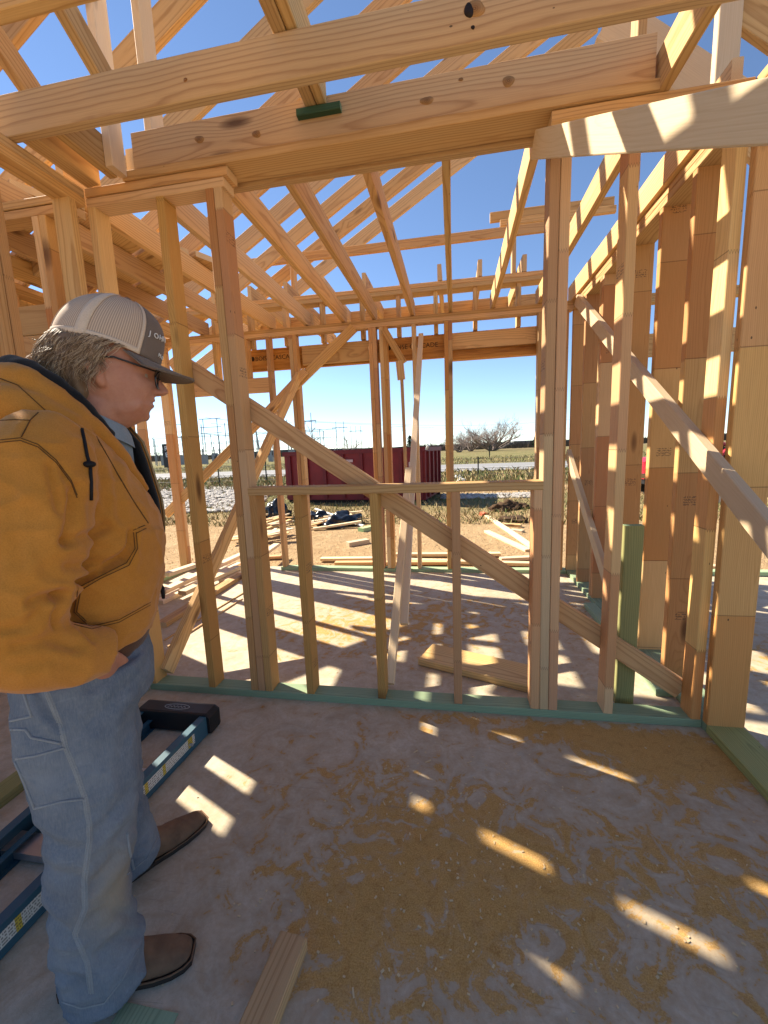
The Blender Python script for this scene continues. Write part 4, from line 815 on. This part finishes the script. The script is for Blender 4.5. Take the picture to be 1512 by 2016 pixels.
for s in (-1, 1):
    limb(m, [(-.11, s * .16, 1.25, .055), (-.13, s * .215, 1.15, .05), (-.17, s * .24, 1.03, .045), (-.195, s * .245, .945, .043), (-.14, s * .24, .90, .038), (-.085, s * .222, .868, .030), (-.078, s * .200, .848, .030), (-.078, s * .172, .822, .029), (-.076, s * .150, .795, .025)], 14)
    for k, (ds, ln) in enumerate(((.030, .062), (.012, .070), (-.006, .066), (-.022, .054))):        # fingers down into the pocket
        limb(m, [(-.080 + ds * .8, s * .158, .815, .0105), (-.078 + ds, s * .143, .785, .010), (-.074 + ds, s * .133, .785 - ln * .55, .009), (-.072 + ds, s * .125, .785 - ln, .0075)], 8, 2)
    limb(m, [(-.066, s * .186, .845, .012), (-.050, s * .166, .822, .0115), (-.040, s * .142, .798, .0105), (-.036, s * .130, .780, .009)], 8, 2)   # thumb
    sd = -.115 if s < 0 else .14
    limb(m, [(-.11, s * .09, .80, .08), (-.12, sd * .95, .60, .062), (-.125, sd, .45, .05), (-.16, sd, .30, .042), (-.165, sd, .14, .035), (-.16, sd, .06, .035)], 14)
body = fuse('body', m, .0042, 3)
def face(s, d, z, co):
    r = co - HP; hs = r.dot(HF) / 1.02 - .01; hd = r.dot(HL)
    if z < 1.30 or hs < -.02: return 0
    k = 0
    for sg in (-1, 1): k -= .0075 * math.exp(-(((hd - sg * .034) / .017) ** 2 + ((z - 1.437) / .010) ** 2 + ((hs - .085) / .04) ** 2))
    k -= .0045 * math.exp(-(((z - 1.3775) / .0022) ** 2 + (hd / .022) ** 2)) * (hs > .06)
    for sg in (-1, 1): k -= .003 * math.exp(-(((hd - sg * (.028 + (1.40 - z) * .35)) / .005) ** 2 + ((z - 1.388) / .02) ** 2))   # fold beside the mouth
    return k + noise.noise((hs * 90, hd * 90, z * 90)) * .0006
displace(body, face)
body = finish(body, 'body', M_SKIN, person, B(-.1, 0, 0))
M_EYE = flat('eye_white', (.34, .27, .22), .35); M_BROW = flat('brow_hair', (.24, .17, .11), .9)
for s in (-1, 1):
    m = MB(); m.sphere(H(.0725, s * .032, 1.4375), .0110, 14, 10); m.build('eye', M_EYE, person, True)
    m = MB(); m.tube([H(.094, s * (.012 + .012 * k), 1.4545 + .002 * math.sin(k)) for k in range(4)], [.003, .0042, .004, .002], 6); m.build('eyebrow', M_BROW, person, True)

# --- jacket
m = MB()
TOR = [(.835, .030, -.262, .178), (.87, .048, -.275, .188), (.93, .062, -.285, .196), (1.04, .080, -.29, .202), (1.11, .076, -.288, .205), (1.175, .050, -.28, .207), (1.235, .020, -.265, .207), (1.28, -.008, -.25, .198), (1.315, -.03, -.232, .165), (1.345, -.045, -.215, .115), (1.365, -.055, -.20, .085)]
m.loft([ell((f_ + b_) / 2, 0, z, (f_ - b_) / 2, w, 36, 2.4, B) for z, f_, b_, w in TOR])
for s in (-1, 1):
    limb(m, [(-.115, s * .150, 1.285, .072), (-.125, s * .195, 1.235, .088), (-.137, s * .232, 1.14, .080), (-.168, s * .252, 1.03, .078), (-.196, s * .258, .955, .077), (-.165, s * .255, .908, .070), (-.120, s * .242, .882, .059), (-.083, s * .226, .868, .049), (-.066, s * .218, .860, .044)], 20)
jk = fuse('jacket', m, .0056, 5)
POCK = [(258, 1046), (262, 1078), (246, 1105), (194, 1130), (150, 1153), (141, 1205), (168, 1232), (235, 1215), (296, 1182), (318, 1120), (316, 1040)]
def pix(co):
    d = co - CC; z = d.dot(CF); return 756 + 811.3 * d.dot(CR) / z, 1008 - 811.3 * d.dot(CU) / z
def inside(x, y, poly):
    c = False
    for i in range(len(poly)):
        x1, y1 = poly[i]; x2, y2 = poly[i - 1]
        if (y1 > y) != (y2 > y) and x < (x2 - x1) * (y - y1) / (y2 - y1) + x1: c = not c
    return c
def segd(x, y, poly):
    best = 1e9
    for i in range(len(poly) - 1):
        x1, y1 = poly[i]; x2, y2 = poly[i + 1]; dx, dy = x2 - x1, y2 - y1
        t = max(0, min(1, ((x - x1) * dx + (y - y1) * dy) / (dx * dx + dy * dy))); best = min(best, math.hypot(x - x1 - t * dx, y - y1 - t * dy))
    return best
FOLDS = [  # creases of the sleeve and chest, as drawn lines over the near side: (points, depth, width)
    ([(125, 1170), (100, 1172), (60, 1185)], .016, 9), ([(128, 1168), (112, 1195), (104, 1222), (110, 1235)], .010, 6), ([(100, 1180), (80, 1200), (62, 1215)], .009, 8),
    ([(60, 1230), (20, 1238), (0, 1240)], .008, 10), ([(150, 960), (140, 1010), (128, 1065)], .013, 10), ([(97, 915), (105, 960), (118, 1010)], .008, 8), ([(120, 920), (140, 970)], .006, 7),
    ([(128, 1068), (180, 1050), (215, 1035)], .010, 9), ([(135, 1115), (200, 1108), (245, 1098)], .009, 9), ([(150, 1148), (195, 1123), (240, 1096), (256, 1070), (257, 1048)], .016, 6),
    ([(225, 900), (232, 960), (236, 1020)], .005, 9), ([(200, 930), (206, 990), (200, 1040)], .004, 9), ([(110, 1180), (122, 1165)], .012, 7), ([(160, 1240), (182, 1262)], .006, 6), ([(30, 1270), (90, 1258), (150, 1275)], .006, 11), ([(20, 1310), (100, 1300), (160, 1310)], .004, 9),
    ([(145, 1160), (142, 1205)], .006, 5), ([(60, 1000), (70, 1060), (90, 1120)], .004, 14), ([(20, 900), (30, 1000), (40, 1100)], .004, 18)]
def jfold(s, d, z, co):
    k = noise.noise((s * 9, d * 9, z * 5 + 3)) * .005 + noise.noise((s * 22, d * 22, z * 14)) * .0026 + noise.noise((s * 50, d * 50, z * 40)) * .0008
    rg = 1 - abs(noise.noise((s * 13 + 2.0 * z, d * 13, z * 20 + s * 9))); k += .0045 * rg ** 6
    if d < .06:
        x, y = pix(co)
        for pts, dep, wd_ in FOLDS:
            q = segd(x, y, pts)
            if q < wd_ * 3: k += -dep * math.exp(-(q / wd_) ** 2) + dep * .22 * math.exp(-((q - wd_ * 1.9) / wd_) ** 2)
        if d > -.215 and inside(x, y, POCK): k += .006
    else: k += noise.noise((s * 8, d * 8, z * 16)) * .006
    return k
displace(jk, jfold)
jb = BVHTree.FromPolygons([v.co.copy() for v in jk.vertices], [tuple(p.vertices) for p in jk.polygons])
jacket = finish(jk, 'jacket', M_JACKET, person, B(-.12, 0, .83))
def onto(bvh, pts, lift=.001, step=6.0):
    """drape a drawn line over a surface"""
    out = []
    for (x1, y1), (x2, y2) in zip(pts, pts[1:]):
        nst = max(1, int(math.hypot(x2 - x1, y2 - y1) / step))
        for k in range(nst + 1):
            x = x1 + (x2 - x1) * k / nst; y = y1 + (y2 - y1) * k / nst
            d = ray(x, y).normalized(); h = bvh.ray_cast(CC, d)
            if h[0] is not None:
                p = h[0] - d * lift
                if not out or (p - out[-1]).length > .002: out.append(p)
    return out
def seam(name, bvh, pts, rad, mat, parent, lift=.001):
    P = onto(bvh, pts, lift); runs = [[]]
    for p in P:
        if runs[-1] and (p - runs[-1][-1]).length > .05: runs.append([])
        runs[-1].append(p)
    for r_ in runs:
        if len(r_) > 1: mm = MB(); mm.tube(r_, rad, 6); mm.build(name, mat, parent, True)
for off in (0, 5):
    seam('stitching', jb, [(263 + off, 1048), (266 + off, 1080), (249 + off, 1108 + off), (198, 1134 + off), (154 + off, 1157 + off), (146 + off, 1205), (170, 1228 - off)], .0009, M_STITCH, jacket, .0006)
    seam('stitching', jb, [(145, 1224 + off), (180, 1233 + off), (235, 1220 + off), (296, 1186 + off)], .0009, M_STITCH, jacket, .0006)
    seam('stitching', jb, [(0, 866 + off), (40, 862 + off), (75, 875 + off), (110, 905 + off), (140, 945 + off), (152, 975 + off)], .0009, M_STITCH, jacket, .0006)
seam('stitching', jb, [(42, 860), (60, 826), (75, 812)], .001, M_STITCH, jacket); seam('stitching', jb, [(0, 828), (30, 826), (60, 827)], .001, M_STITCH, jacket)
seam('stitching', jb, [(190, 860), (230, 930), (262, 985), (292, 1030)], .0013, M_STITCH, jacket); seam('stitching', jb, [(262, 1044), (285, 1034)], .001, M_STITCH, jacket); seam('stitching', jb, [(268, 1050), (288, 1040)], .001, M_STITCH, jacket)
seam('drawstring', jb, [(160, 838), (167, 870), (172, 898), (178, 918), (180, 950), (180, 985)], .0032, M_CORD, jacket, .004)
P = onto(jb, [(176, 914), (180, 916)], .006); mm = MB(); mm.sphere(P[0], (.011, .011, .0065)); mm.build('cord_toggle', M_CORD, jacket, True)
# hood bunched behind the neck, its edge running down to the zip on either side
m = MB()
for s in (-1, 1):
    limb(m, [(.050, s * .030, 1.165, .012), (.015, s * .052, 1.235, .017), (-.018, s * .072, 1.285, .022), (-.060, s * .088, 1.335, .027), (-.108, s * .090, 1.380, .032), (-.150, s * .072, 1.405, .036), (-.178, s * .036, 1.408, .038), (-.185, 0, 1.405, .039)], 14, 4)
    limb(m, [(-.055, s * .10, 1.29, .030), (-.11, s * .115, 1.335, .036), (-.17, s * .095, 1.355, .045), (-.215, s * .05, 1.35, .055), (-.23, 0, 1.345, .058)], 14, 4)
hd = fuse('hood', m, .0056, 4)
displace(hd, lambda s, d, z, co: noise.noise((s * 26, d * 26, z * 26)) * .0045 + noise.noise((s * 70, d * 70, z * 70)) * .0014)
hood = finish(hd, 'hood', M_JACKET, jacket, B(-.15, 0, 1.3))
hbv = BVHTree.FromPolygons([v.co + Vector(B(-.15, 0, 1.3)) for v in hood.data.vertices], [tuple(p.vertices) for p in hood.data.polygons])
seam('stitching', hbv, [(0, 745), (35, 758), (70, 790), (130, 845), (180, 895)], .001, M_STITCH, hood)
# black lining: inside of the hood and the far front flap standing open
m = MB(); m.loft([ell(-.085, 0, 1.285, .085, .08, 30, 2, B, -.2), ell(-.095, 0, 1.335, .085, .085, 30, 2, B, -.35), ell(-.105, 0, 1.385, .078, .082, 30, 2, B, -.45), ell(-.105, 0, 1.398, .055, .058, 30, 2, B, -.5), ell(-.09, 0, 1.36, .045, .05, 30, 2, B, -.5)])
m.build('hood_lining', M_FLEECE, jacket, True)
m = MB(); half = [(-.008, .060, 1.292, .016), (-.045, .074, 1.345, .020), (-.088, .080, 1.392, .024), (-.128, .068, 1.424, .026), (-.155, .036, 1.436, .027)]
limb(m, [(a, -b, c, d) for a, b, c, d in half] + [(-.162, 0, 1.438, .027)] + [(a, b, c, d) for a, b, c, d in reversed(half)], 14, 4)
me_ = fuse('hood_lining', m, .006, 2); displace(me_, lambda s, d, z, co: noise.noise((s * 40, d * 40, z * 40)) * .004); finish(me_, 'hood_lining', M_FLEECE, jacket, B(-.1, 0, 1.3))
FL = [(1.325, .034), (1.285, .060), (1.24, .070), (1.19, .078), (1.14, .086), (1.10, .088), (1.05, .083)]
m = MB(); out = []; inn = []
for z, s in FL:
    out.append([B(s, .035, z), B(s - .012, .075, z), B(s - .05, .11, z)]); inn.append([B(s - .004, .030, z), B(s - .022, .066, z), B(s - .058, .098, z)])
def sheet(m, A, Bk, mi=0):
    n = len(A); k = len(A[0]); V = [q for r in A for q in r] + [q for r in Bk for q in r]; o = n * k; F_ = []
    for i in range(n - 1):
        for j in range(k - 1):
            a = i * k + j; F_.append((a, a + 1, a + k + 1, a + k)); F_.append((o + a, o + a + k, o + a + k + 1, o + a + 1))
    for i in range(n - 1):
        for j in (0, k - 1): a = i * k + j; F_.append((a, a + k, o + a + k, o + a))
    for i in (0, n - 1):
        for j in range(k - 1): a = i * k + j; F_.append((a, a + 1, o + a + 1, o + a))
    m.add(V, F_, mi)
sheet(m, out, inn); m.build('far_flap', M_JACKET, jacket, True)
m = MB(); sheet(m, [[p - PL * .002 for p in r] for r in inn], [[B(s - .02, .018, z), B(s - .032, .05, z), B(s - .065, .085, z)] for z, s in FL]); m.build('flap_lining', M_FLEECE, jacket, True)
m = MB(); m.tube([B(s + .002, .032, z) for z, s in FL], .0035, 6); m.build('zip', flat('zip_metal', (.25, .17, .08), .45, .5, .6), jacket, True)
m = MB(); q = B(.058, -.01, .93); m.tube([q, q - Vector((0, 0, .018)) + PF * .004], [.003, .005], 8); m.tube([q + PF * .004 - Vector((0, 0, .018)), q + PF * .004 - Vector((0, 0, .046))], [.0055, .004], 8); m.build('zip_pull', M_CORD, jacket, True)
m = MB(); m.loft([ell(-.11, 0, .872, .150, .185, 36), ell(-.112, 0, .85, .147, .184, 36), ell(-.115, 0, .82, .138, .176, 36), ell(-.117, 0, .798, .128, .168, 36), ell(-.117, 0, .795, .12, .16, 36)], cap=False)
m.build('waistband', M_RIB, jacket, True)
# shirt collar
m = MB(); m.loft([ell(-.055, 0, 1.262, .085, .075, 30, 2, B, -.25), ell(-.045, 0, 1.30, .072, .070, 30, 2, B, -.3), ell(-.036, 0, 1.335, .064, .064, 30, 2, B, -.42), ell(-.034, 0, 1.348, .062, .062, 30, 2, B, -.5), ell(-.034, 0, 1.342, .056, .056, 30, 2, B, -.5)], cap=False)
m.loft([ell(-.034, 0, 1.350, .064, .064, 30, 2, B, -.5), ell(-.033, 0, 1.335, .071, .070, 30, 2, B, -.52), ell(-.034, 0, 1.312, .076, .075, 30, 2, B, -.55)], cap=False)
sheet(m, [[B(.006, -.05, 1.318), B(.024, -.03, 1.305), B(.036, 0, 1.295)], [B(.002, -.056, 1.285), B(.022, -.036, 1.268), B(.036, -.005, 1.262)], [B(.008, -.05, 1.255), B(.024, -.03, 1.235), B(.036, 0, 1.228)]], [[B(-.004, -.04, 1.315), B(.014, -.02, 1.30), B(.028, .005, 1.29)], [B(-.008, -.05, 1.282), B(.012, -.027, 1.265), B(.026, .0, 1.258)], [B(-.004, -.042, 1.252), B(.014, -.022, 1.232), B(.026, .005, 1.225)]])
m.build('shirt', M_SHIRT, person, True)

# --- jeans
m = MB()
m.loft([ell(-.115, 0, z, a, b, 32, 2.4) for z, a, b in ((.665, .10, .12), (.70, .135, .165), (.76, .142, .182), (.80, .132, .172), (.86, .115, .150))])
def leg(rows): m.loft([ell(sc_, dc, z, a, b, 24, 2.3) for z, sc_, dc, a, b in rows])
leg([(.80, -.115, -.085, .125, .098), (.664, -.139, -.108, .112, .095), (.596, -.141, -.117, .103, .090), (.474, -.137, -.127, .090, .083), (.384, -.148, -.128, .084, .078), (.323, -.163, -.128, .077, .074), (.24, -.166, -.128, .077, .074), (.164, -.166, -.128, .079, .076), (.09, -.163, -.128, .081, .078), (.03, -.158, -.130, .084, .078)])
leg([(.80, -.105, .085, .125, .098), (.66, -.118, .115, .110, .093), (.57, -.120, .130, .098, .088), (.46, -.112, .142, .092, .083), (.36, -.115, .150, .084, .079), (.25, -.120, .158, .082, .078), (.14, -.112, .164, .083, .079), (.045, -.100, .168, .086, .080)])
jn = fuse('jeans', m, .0056, 4)
JF = [([(262, 1551), (225, 1600), (190, 1640)], .006, 12), ([(254, 1624), (225, 1665), (195, 1690)], .007, 12), ([(232, 1682), (205, 1715), (180, 1740)], .010, 10), ([(69, 1640), (110, 1665), (150, 1670)], .006, 12), ([(70, 1700), (120, 1720), (160, 1725)], .005, 11), ([(258, 1800), (215, 1790), (185, 1800)], .006, 11), ([(80, 1790), (130, 1830), (150, 1850)], .006, 10), ([(265, 1845), (230, 1850), (195, 1880)], .006, 9), ([(112, 1916), (150, 1925), (175, 1950)], .006, 9), ([(250, 1290), (220, 1330), (175, 1350)], .006, 12), ([(255, 1340), (215, 1390), (180, 1420)], .004, 14), ([(262, 1400), (245, 1470), (240, 1540)], .004, 14), ([(120, 1430), (90, 1400), (70, 1350)], .008, 8), ([(285, 1440), (275, 1500), (280, 1560)], .005, 8)]
def nfold(s, d, z, co):
    lo = max(0, 1 - z / .5)
    k = noise.noise((s * 7, d * 7, z * 7)) * .006 + noise.noise((s * 14, d * 14, z * 22)) * (.003 + .005 * lo) + noise.noise((s * 60, d * 60, z * 60)) * .0007
    rg = 1 - abs(noise.noise((s * 12 + 3 * z, d * 12, z * 15 + s * 7))); k += (.003 + .004 * lo) * rg ** 7
    x, y = pix(co)
    for pts, dep, wd_ in JF:
        q = segd(x, y, pts)
        if q < wd_ * 3: k += -dep * math.exp(-(q / wd_) ** 2) + dep * .3 * math.exp(-((q - wd_ * 1.9) / wd_) ** 2)
    return k
displace(jn, nfold)
nb = BVHTree.FromPolygons([v.co.copy() for v in jn.vertices], [tuple(p.vertices) for p in jn.polygons])
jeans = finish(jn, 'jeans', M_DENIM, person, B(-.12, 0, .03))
SS = [(86, 1345), (104, 1390), (120, 1430), (129, 1469), (150, 1520), (168, 1572), (176, 1620), (176, 1658), (166, 1736), (168, 1787), (148, 1839), (172, 1895), (180, 1955)]
for dx in (-4, 0, 4): seam('side_seam', nb, [(x + dx, y) for x, y in SS], .0030 if dx == 0 else .0024, M_SEAM, jeans, -.0016 if dx else -.0012)
seam('side_seam', nb, [(250, 1640), (256, 1680), (264, 1712)], .003, M_SEAM, jeans, .0002)
for pts in ([(0, 1424), (40, 1415), (62, 1410), (48, 1368), (42, 1338)], [(28, 1436), (50, 1436), (62, 1452), (120, 1464)], [(32, 1494), (70, 1488), (128, 1472)], [(68, 1592), (120, 1578), (166, 1573)], [(30, 1500), (50, 1545), (68, 1592)], [(0, 1440), (28, 1436)]):
    seam('pocket_seam', nb, pts, .0026, M_SEAM, jeans, .0006)
seam('hem_stitching', nb, [(122, 1972), (160, 1985), (205, 1975), (240, 1930), (272, 1868)], .0016, M_SEAM, jeans); seam('hem_stitching', nb, [(250, 1722), (290, 1690), (318, 1636)], .0016, M_SEAM, jeans)
# --- boots
def boot(heel, toe):
    heel, toe = Vector(heel), Vector(toe); d = (toe - heel).normalized(); w = Vector((-d.y, d.x, 0)); L = (toe - heel).length; k = L / .29
    g = lambda x, y, z: heel + d * (x * k) + w * (y * k) + Vector((0, 0, z * k))
    m = MB(); rr = []
    for x, h, hw, z0 in ((-.004, .10, .024, .03), (.012, .15, .034, .025), (.05, .17, .037, .025), (.09, .14, .037, .024), (.125, .098, .040, .018), (.165, .074, .044, .013), (.205, .060, .046, .012), (.24, .050, .043, .012), (.268, .042, .036, .013), (.284, .034, .027, .015), (.290, .026, .018, .017)):
        rr.append([g(x, hw * c_, z0 + max(0, s_) * 0 + (h - z0) * t_) for c_, t_ in ((-.92, 0), (-1, .18), (-.97, .4), (-.84, .62), (-.62, .82), (-.33, .95), (0, 1), (.33, .95), (.62, .82), (.84, .62), (.97, .4), (1, .18), (.92, 0)) for s_ in (0,)])
    m.loft(rr); me_ = fuse('boot', m, .0045, 3)
    displace(me_, lambda s, dd, z, co: noise.noise((co.x * 45, co.y * 45, co.z * 45)) * .0016 + noise.noise((co.x * 18, co.y * 18, co.z * 30)) * .002)
    o = finish(me_, 'boot', M_BOOT, person, heel)
    m = MB(); pr_ = [(-.008, .026), (.01, .037), (.06, .040), (.11, .040), (.16, .047), (.21, .050), (.25, .047), (.278, .038), (.294, .024)]
    top = [g(x, y, .014) for x, y in pr_] + [g(x, -y, .014) for x, y in reversed(pr_)]; bot = [v - Vector((0, 0, .0125)) for v in top]
    m.loft([bot, top]); m.loft([[g(x, y, z) for x, y in ((-.010, -.030), (.060, -.036), (.060, .036), (-.010, .030))] for z in (.0005, .028)])
    m.build('sole', M_SOLE, o)
    m = MB(); m.tube([v + Vector((0, 0, .003)) for v in top[3:-3]], .0022, 6); m.build('welt', M_BOOT, o, True)
boot((-.925, .660, 0), (-.668, .762, 0)); boot((-1.012, .880, 0), (-.872, 1.125, 0))

# --- cap
TH = R(-17)
def K(x, y, h):                                          # cap frame: forward, left, up along the tilted crown
    return H(.012 + x * math.cos(TH) - h * math.sin(TH), y, 1.494 + x * math.sin(TH) + h * math.cos(TH))
NU, NV = 72, 20
def crown(phi, t):                                       # phi 0 = front, t 0 = lower edge, 1 = button
    bx = .105 * math.cos(phi); by = .083 * math.sin(phi); hgt = .128
    sc_ = max(0.0, 1 - t ** 2.5) ** (1 / 2.1) if math.cos(phi) < .2 else max(0.0, 1 - t ** 3.0) ** (1 / 1.9)
    lean = .012 * (t ** 1.5)
    x = bx * sc_ + lean; y = by * sc_
    return K(x, y, hgt * (t ** .92) * (1 - .06 * (1 - math.cos(phi)) * (1 - t)) - .004 * math.cos(2 * phi) * (1 - t))
def mat_mesh_cap():
    N = NT('cap_mesh'); at = N.n('Attribute', attribute_name='wv'); u, v, w = N.sep(at.outputs['Vector'])
    hu = N.math('ABSOLUTE', N.math('SUBTRACT', N.math('FRACT', N.math('MULTIPLY', u, 150)), .5)); hv = N.math('ABSOLUTE', N.math('SUBTRACT', N.math('FRACT', N.math('MULTIPLY', v, 46)), .5))
    hole = N.math('MULTIPLY', N.ramp(hu, [(.16, 1.0), (.3, 0.0)]), N.ramp(hv, [(.30, 1.0), (.42, 0.0)]))
    c = N.mix(N.math('MULTIPLY', hole, .75), (.54, .40, .29), (.16, .11, .08)); N.bump(hole, -.4, .002)
    return N.done(c, .85, .15)
M_CMESH = mat_mesh_cap(); M_CFRONT = cloth('cap_front', (.165, .122, .095), (.195, .15, .118), 600); M_BIND = cloth('cap_binding', (.60, .455, .33), (.66, .52, .39), 500)
cap = None
def patch(name, p0, p1, mat, off=0.0, parent=None, t0=0.0, t1=1.0, nu=None, nv=None):
    nu = nu or max(2, int(NU * (p1 - p0) / (2 * math.pi))); nv = nv or NV; V = []; UV = []; Fc = []
    for j in range(nv + 1):
        for i in range(nu + 1):
            ph = p0 + (p1 - p0) * i / nu; t = t0 + (t1 - t0) * j / nv; c_ = crown(ph, min(t, .995)); cen = K(.01, 0, .03)
            V.append(c_ + (c_ - cen).normalized() * off); UV.append((ph / (2 * math.pi) * 1.0, t, 0))
    for j in range(nv):
        for i in range(nu): a = j * (nu + 1) + i; Fc.append((a, a + 1, a + nu + 2, a + nu + 1))
    o = mesh_obj(name, V, Fc, mat, parent, smooth=True, origin=tuple(K(0, 0, 0)))
    at = o.data.attributes.new('wv', 'FLOAT_VECTOR', 'POINT'); at.data.foreach_set('vector', [c_ for l in UV for c_ in l])
    so = o.modifiers.new('thick', 'SOLIDIFY'); so.thickness = .0016; so.offset = -1
    return o
PF_ = R(56)
cap = patch('cap', PF_, 2 * math.pi - PF_, M_CMESH, 0, person)
fp = patch('front_panel', -PF_, PF_, M_CFRONT, .0012, cap)
for c0 in (R(118), R(-118), R(180)): patch('binding', c0 - R(6.5), c0 + R(6.5), M_BIND, .002, cap, 0, .97, 3)
for c0 in (PF_ + R(2.2), -PF_ - R(2.2)): patch('binding', c0 - R(2.2), c0 + R(2.2), M_BIND, .002, cap, 0, .96, 2)
patch('binding', PF_, 2 * math.pi - PF_, M_BIND, .002, cap, 0, .075, 50, 3)
m = MB(); m.sphere(K(.012, 0, .1285), (.009, .009, .005)); m.build('button', M_CFRONT, cap, True)
top = []; bot = []
for i in range(25):
    a = R(-74) + R(148) * i / 24; row = []; row2 = []
    for j in range(9):
        q = j / 8; base = (.105 * math.cos(a), .083 * math.sin(a)); ext = .078 * max(0.0, math.cos(a * .98)) ** .55
        x = base[0] + ext * q; y = base[1] * (1 + .10 * q * math.cos(a)); h = -.003 - .016 * (y / .083) ** 2 * q - .004 * q
        row.append(K(x, y, h + .0025)); row2.append(K(x, y, h - .0012))
    top.append(row); bot.append(row2)
m = MB(); sheet(m, top, bot); m.build('brim', M_CFRONT, cap, True)
m = MB(); m.tube([r[-1] for r in top], .0018, 6); m.build('brim_edge', M_CFRONT, cap, True)
M_EMB = flat('white_embroidery', (.78, .74, .68), .8)
def on_cap(name, ch, phi, t, size):
    p = crown(phi, t); du = (crown(phi + .02, t) - crown(phi - .02, t)).normalized(); dv = (crown(phi, t + .02) - crown(phi, t - .02)); n = du.cross(dv).normalized(); dv = n.cross(du)
    if n.dot(p - K(0, 0, .03)) < 0: n = -n; dv = n.cross(du)
    M_ = Matrix.Translation(p + n * .0042) @ Matrix((du, dv, n)).transposed().to_4x4()
    o = text(name, ch, size, M_, M_EMB, cap, .0008); return o
for i, ch in enumerate('JOHN'): on_cap('lettering', ch, R(-50 + i * 10), .40 + .02 * i, .0175)
for i, ch in enumerate('MO'): on_cap('lettering', ch, R(-26 + i * 9), .15, .013)
# --- glasses
M_GL = flat('glasses_frame', (.012, .010, .010), .3, .5)
m = MB()
for s in (-1, 1):
    m.tube([H(-.012, s * .079, 1.463), H(.02, s * .080, 1.466), H(.07, s * .073, 1.451), H(.098, s * .064, 1.443)], .0021, 6)
    ring = [H(.106 - .010 * abs(math.cos(a)) * (1 if math.cos(a) * s > 0 else .2) - .006 * math.sin(a) * -1 * .6, s * .036 + .026 * math.cos(a), 1.427 + .019 * math.sin(a)) for a in [2 * math.pi * k / 20 for k in range(21)]]
    m.tube(ring, .0019, 6)
m.tube([H(.108, -.010, 1.434), H(.111, 0, 1.437), H(.108, .010, 1.434)], .0018, 6)
gl = m.build('glasses', M_GL, person, True)
# --- hair: a loose mane of strands below the cap
M_HAIR = NT('hair'); hr = M_HAIR.n('Attribute', attribute_name='tone'); M_HAIR.set(M_HAIR.bsdf.inputs['Base Color'], M_HAIR.ramp(hr.outputs['Fac'], [(0.0, (.11, .06, .03)), (.45, (.28, .175, .095)), (1.0, (.56, .42, .27))])); M_HAIR = M_HAIR.done(None, .45, .4)
m = MB(); tone = []; hrn = random.Random(3)
def strand(pts, r):
    n0 = len(m.v); m.tube(pts, [r * (1 - .75 * i / (len(pts) - 1)) for i in range(len(pts))], 4, 0, False); tone.extend([hrn.random()] * (len(m.v) - n0))
locks = [(R(hrn.uniform(95, 265)), hrn.uniform(0, 6.28), hrn.uniform(1.0, 2.2), hrn.uniform(.005, .013), hrn.uniform(.06, .13)) for _ in range(85)]
for i in range(2300):                                     # fine strands gathered in soft waving locks
    la, ph, fr_, amp, ln = locks[hrn.randrange(len(locks))]; a = la + R(hrn.gauss(0, 3.5)); p = crown(a, hrn.uniform(.0, .04)); side = math.sin(a); back = max(0, -math.cos(a))
    ln = ln * (.6 + .75 * back) * hrn.uniform(.7, 1.15); jit = hrn.uniform(.0, .0035); j0 = hrn.uniform(0, 6.28); P_ = []
    for k in range(11):
        q = k / 10
        off = HF * (-.034 * q ** .8 * (.3 + back) * (.6 + .5 * math.sin(ph)) - .004) + HL * (side * .009 * math.sin(q * 2.8)) + Vector((0, 0, -ln * q))
        wv = (HF * math.sin(ph + q * fr_ * 6.28) + HL * math.cos(ph + q * fr_ * 6.28)) * amp * q + (HF * math.sin(j0 + q * 9) + HL * math.cos(j0 + q * 7)) * jit * q
        P_.append(p * .985 + K(0, 0, -.01) * .015 + off + wv)
    strand(P_, hrn.uniform(.0005, .0010))
for i in range(110):                                      # wisps swept back over the ear
    a = R(hrn.uniform(72, 112)) * hrn.choice((1, -1)); p = crown(a, .01); P_ = [p + HF * (-.055 * q + .006 * math.sin(q * 5 + i)) + Vector((0, 0, -.045 * q ** 1.3)) + HL * math.sin(a) * (.004 + .004 * math.sin(q * 3)) for q in [k / 7 for k in range(8)]]; strand(P_, .0007)
for i in range(36):                                       # loose curls at the back
    a = R(180 + hrn.uniform(-40, 75)); p = crown(a, .0); c0 = hrn.uniform(0, 6.28); rr_ = hrn.uniform(.008, .020); P_ = []
    for k in range(14): q = k / 13; P_.append(p + HF * (-.022 * q - .006 + rr_ * math.sin(c0 + q * 5) * q) + Vector((0, 0, rr_ * math.cos(c0 + q * 5) * q - .035 * q)) + HL * rr_ * math.sin(c0 * 2 + q * 4) * q)
    strand(P_, .0006)
hair = m.build('hair', M_HAIR, person, True)
at = hair.data.attributes.new('tone', 'FLOAT', 'POINT'); at.data.foreach_set('value', tone)
m = MB(); m.loft([ell(-.052, 0, z, a, b, 24, 2, H) for z, a, b in ((1.355, .024, .045), (1.39, .040, .064), (1.43, .046, .074), (1.475, .042, .076), (1.51, .034, .070))]); 
hm = fuse('hair_mass', m, .005, 2); displace(hm, lambda s, d, z, co: noise.noise((co.x * 60, co.y * 60, co.z * 20)) * .005)
hm = finish(hm, 'hair_mass', M_HAIR, hair, H(-.05, 0, 1.35)); at = hm.data.attributes.new('tone', 'FLOAT', 'POINT'); at.data.foreach_set('value', [.15] * len(hm.data.vertices))
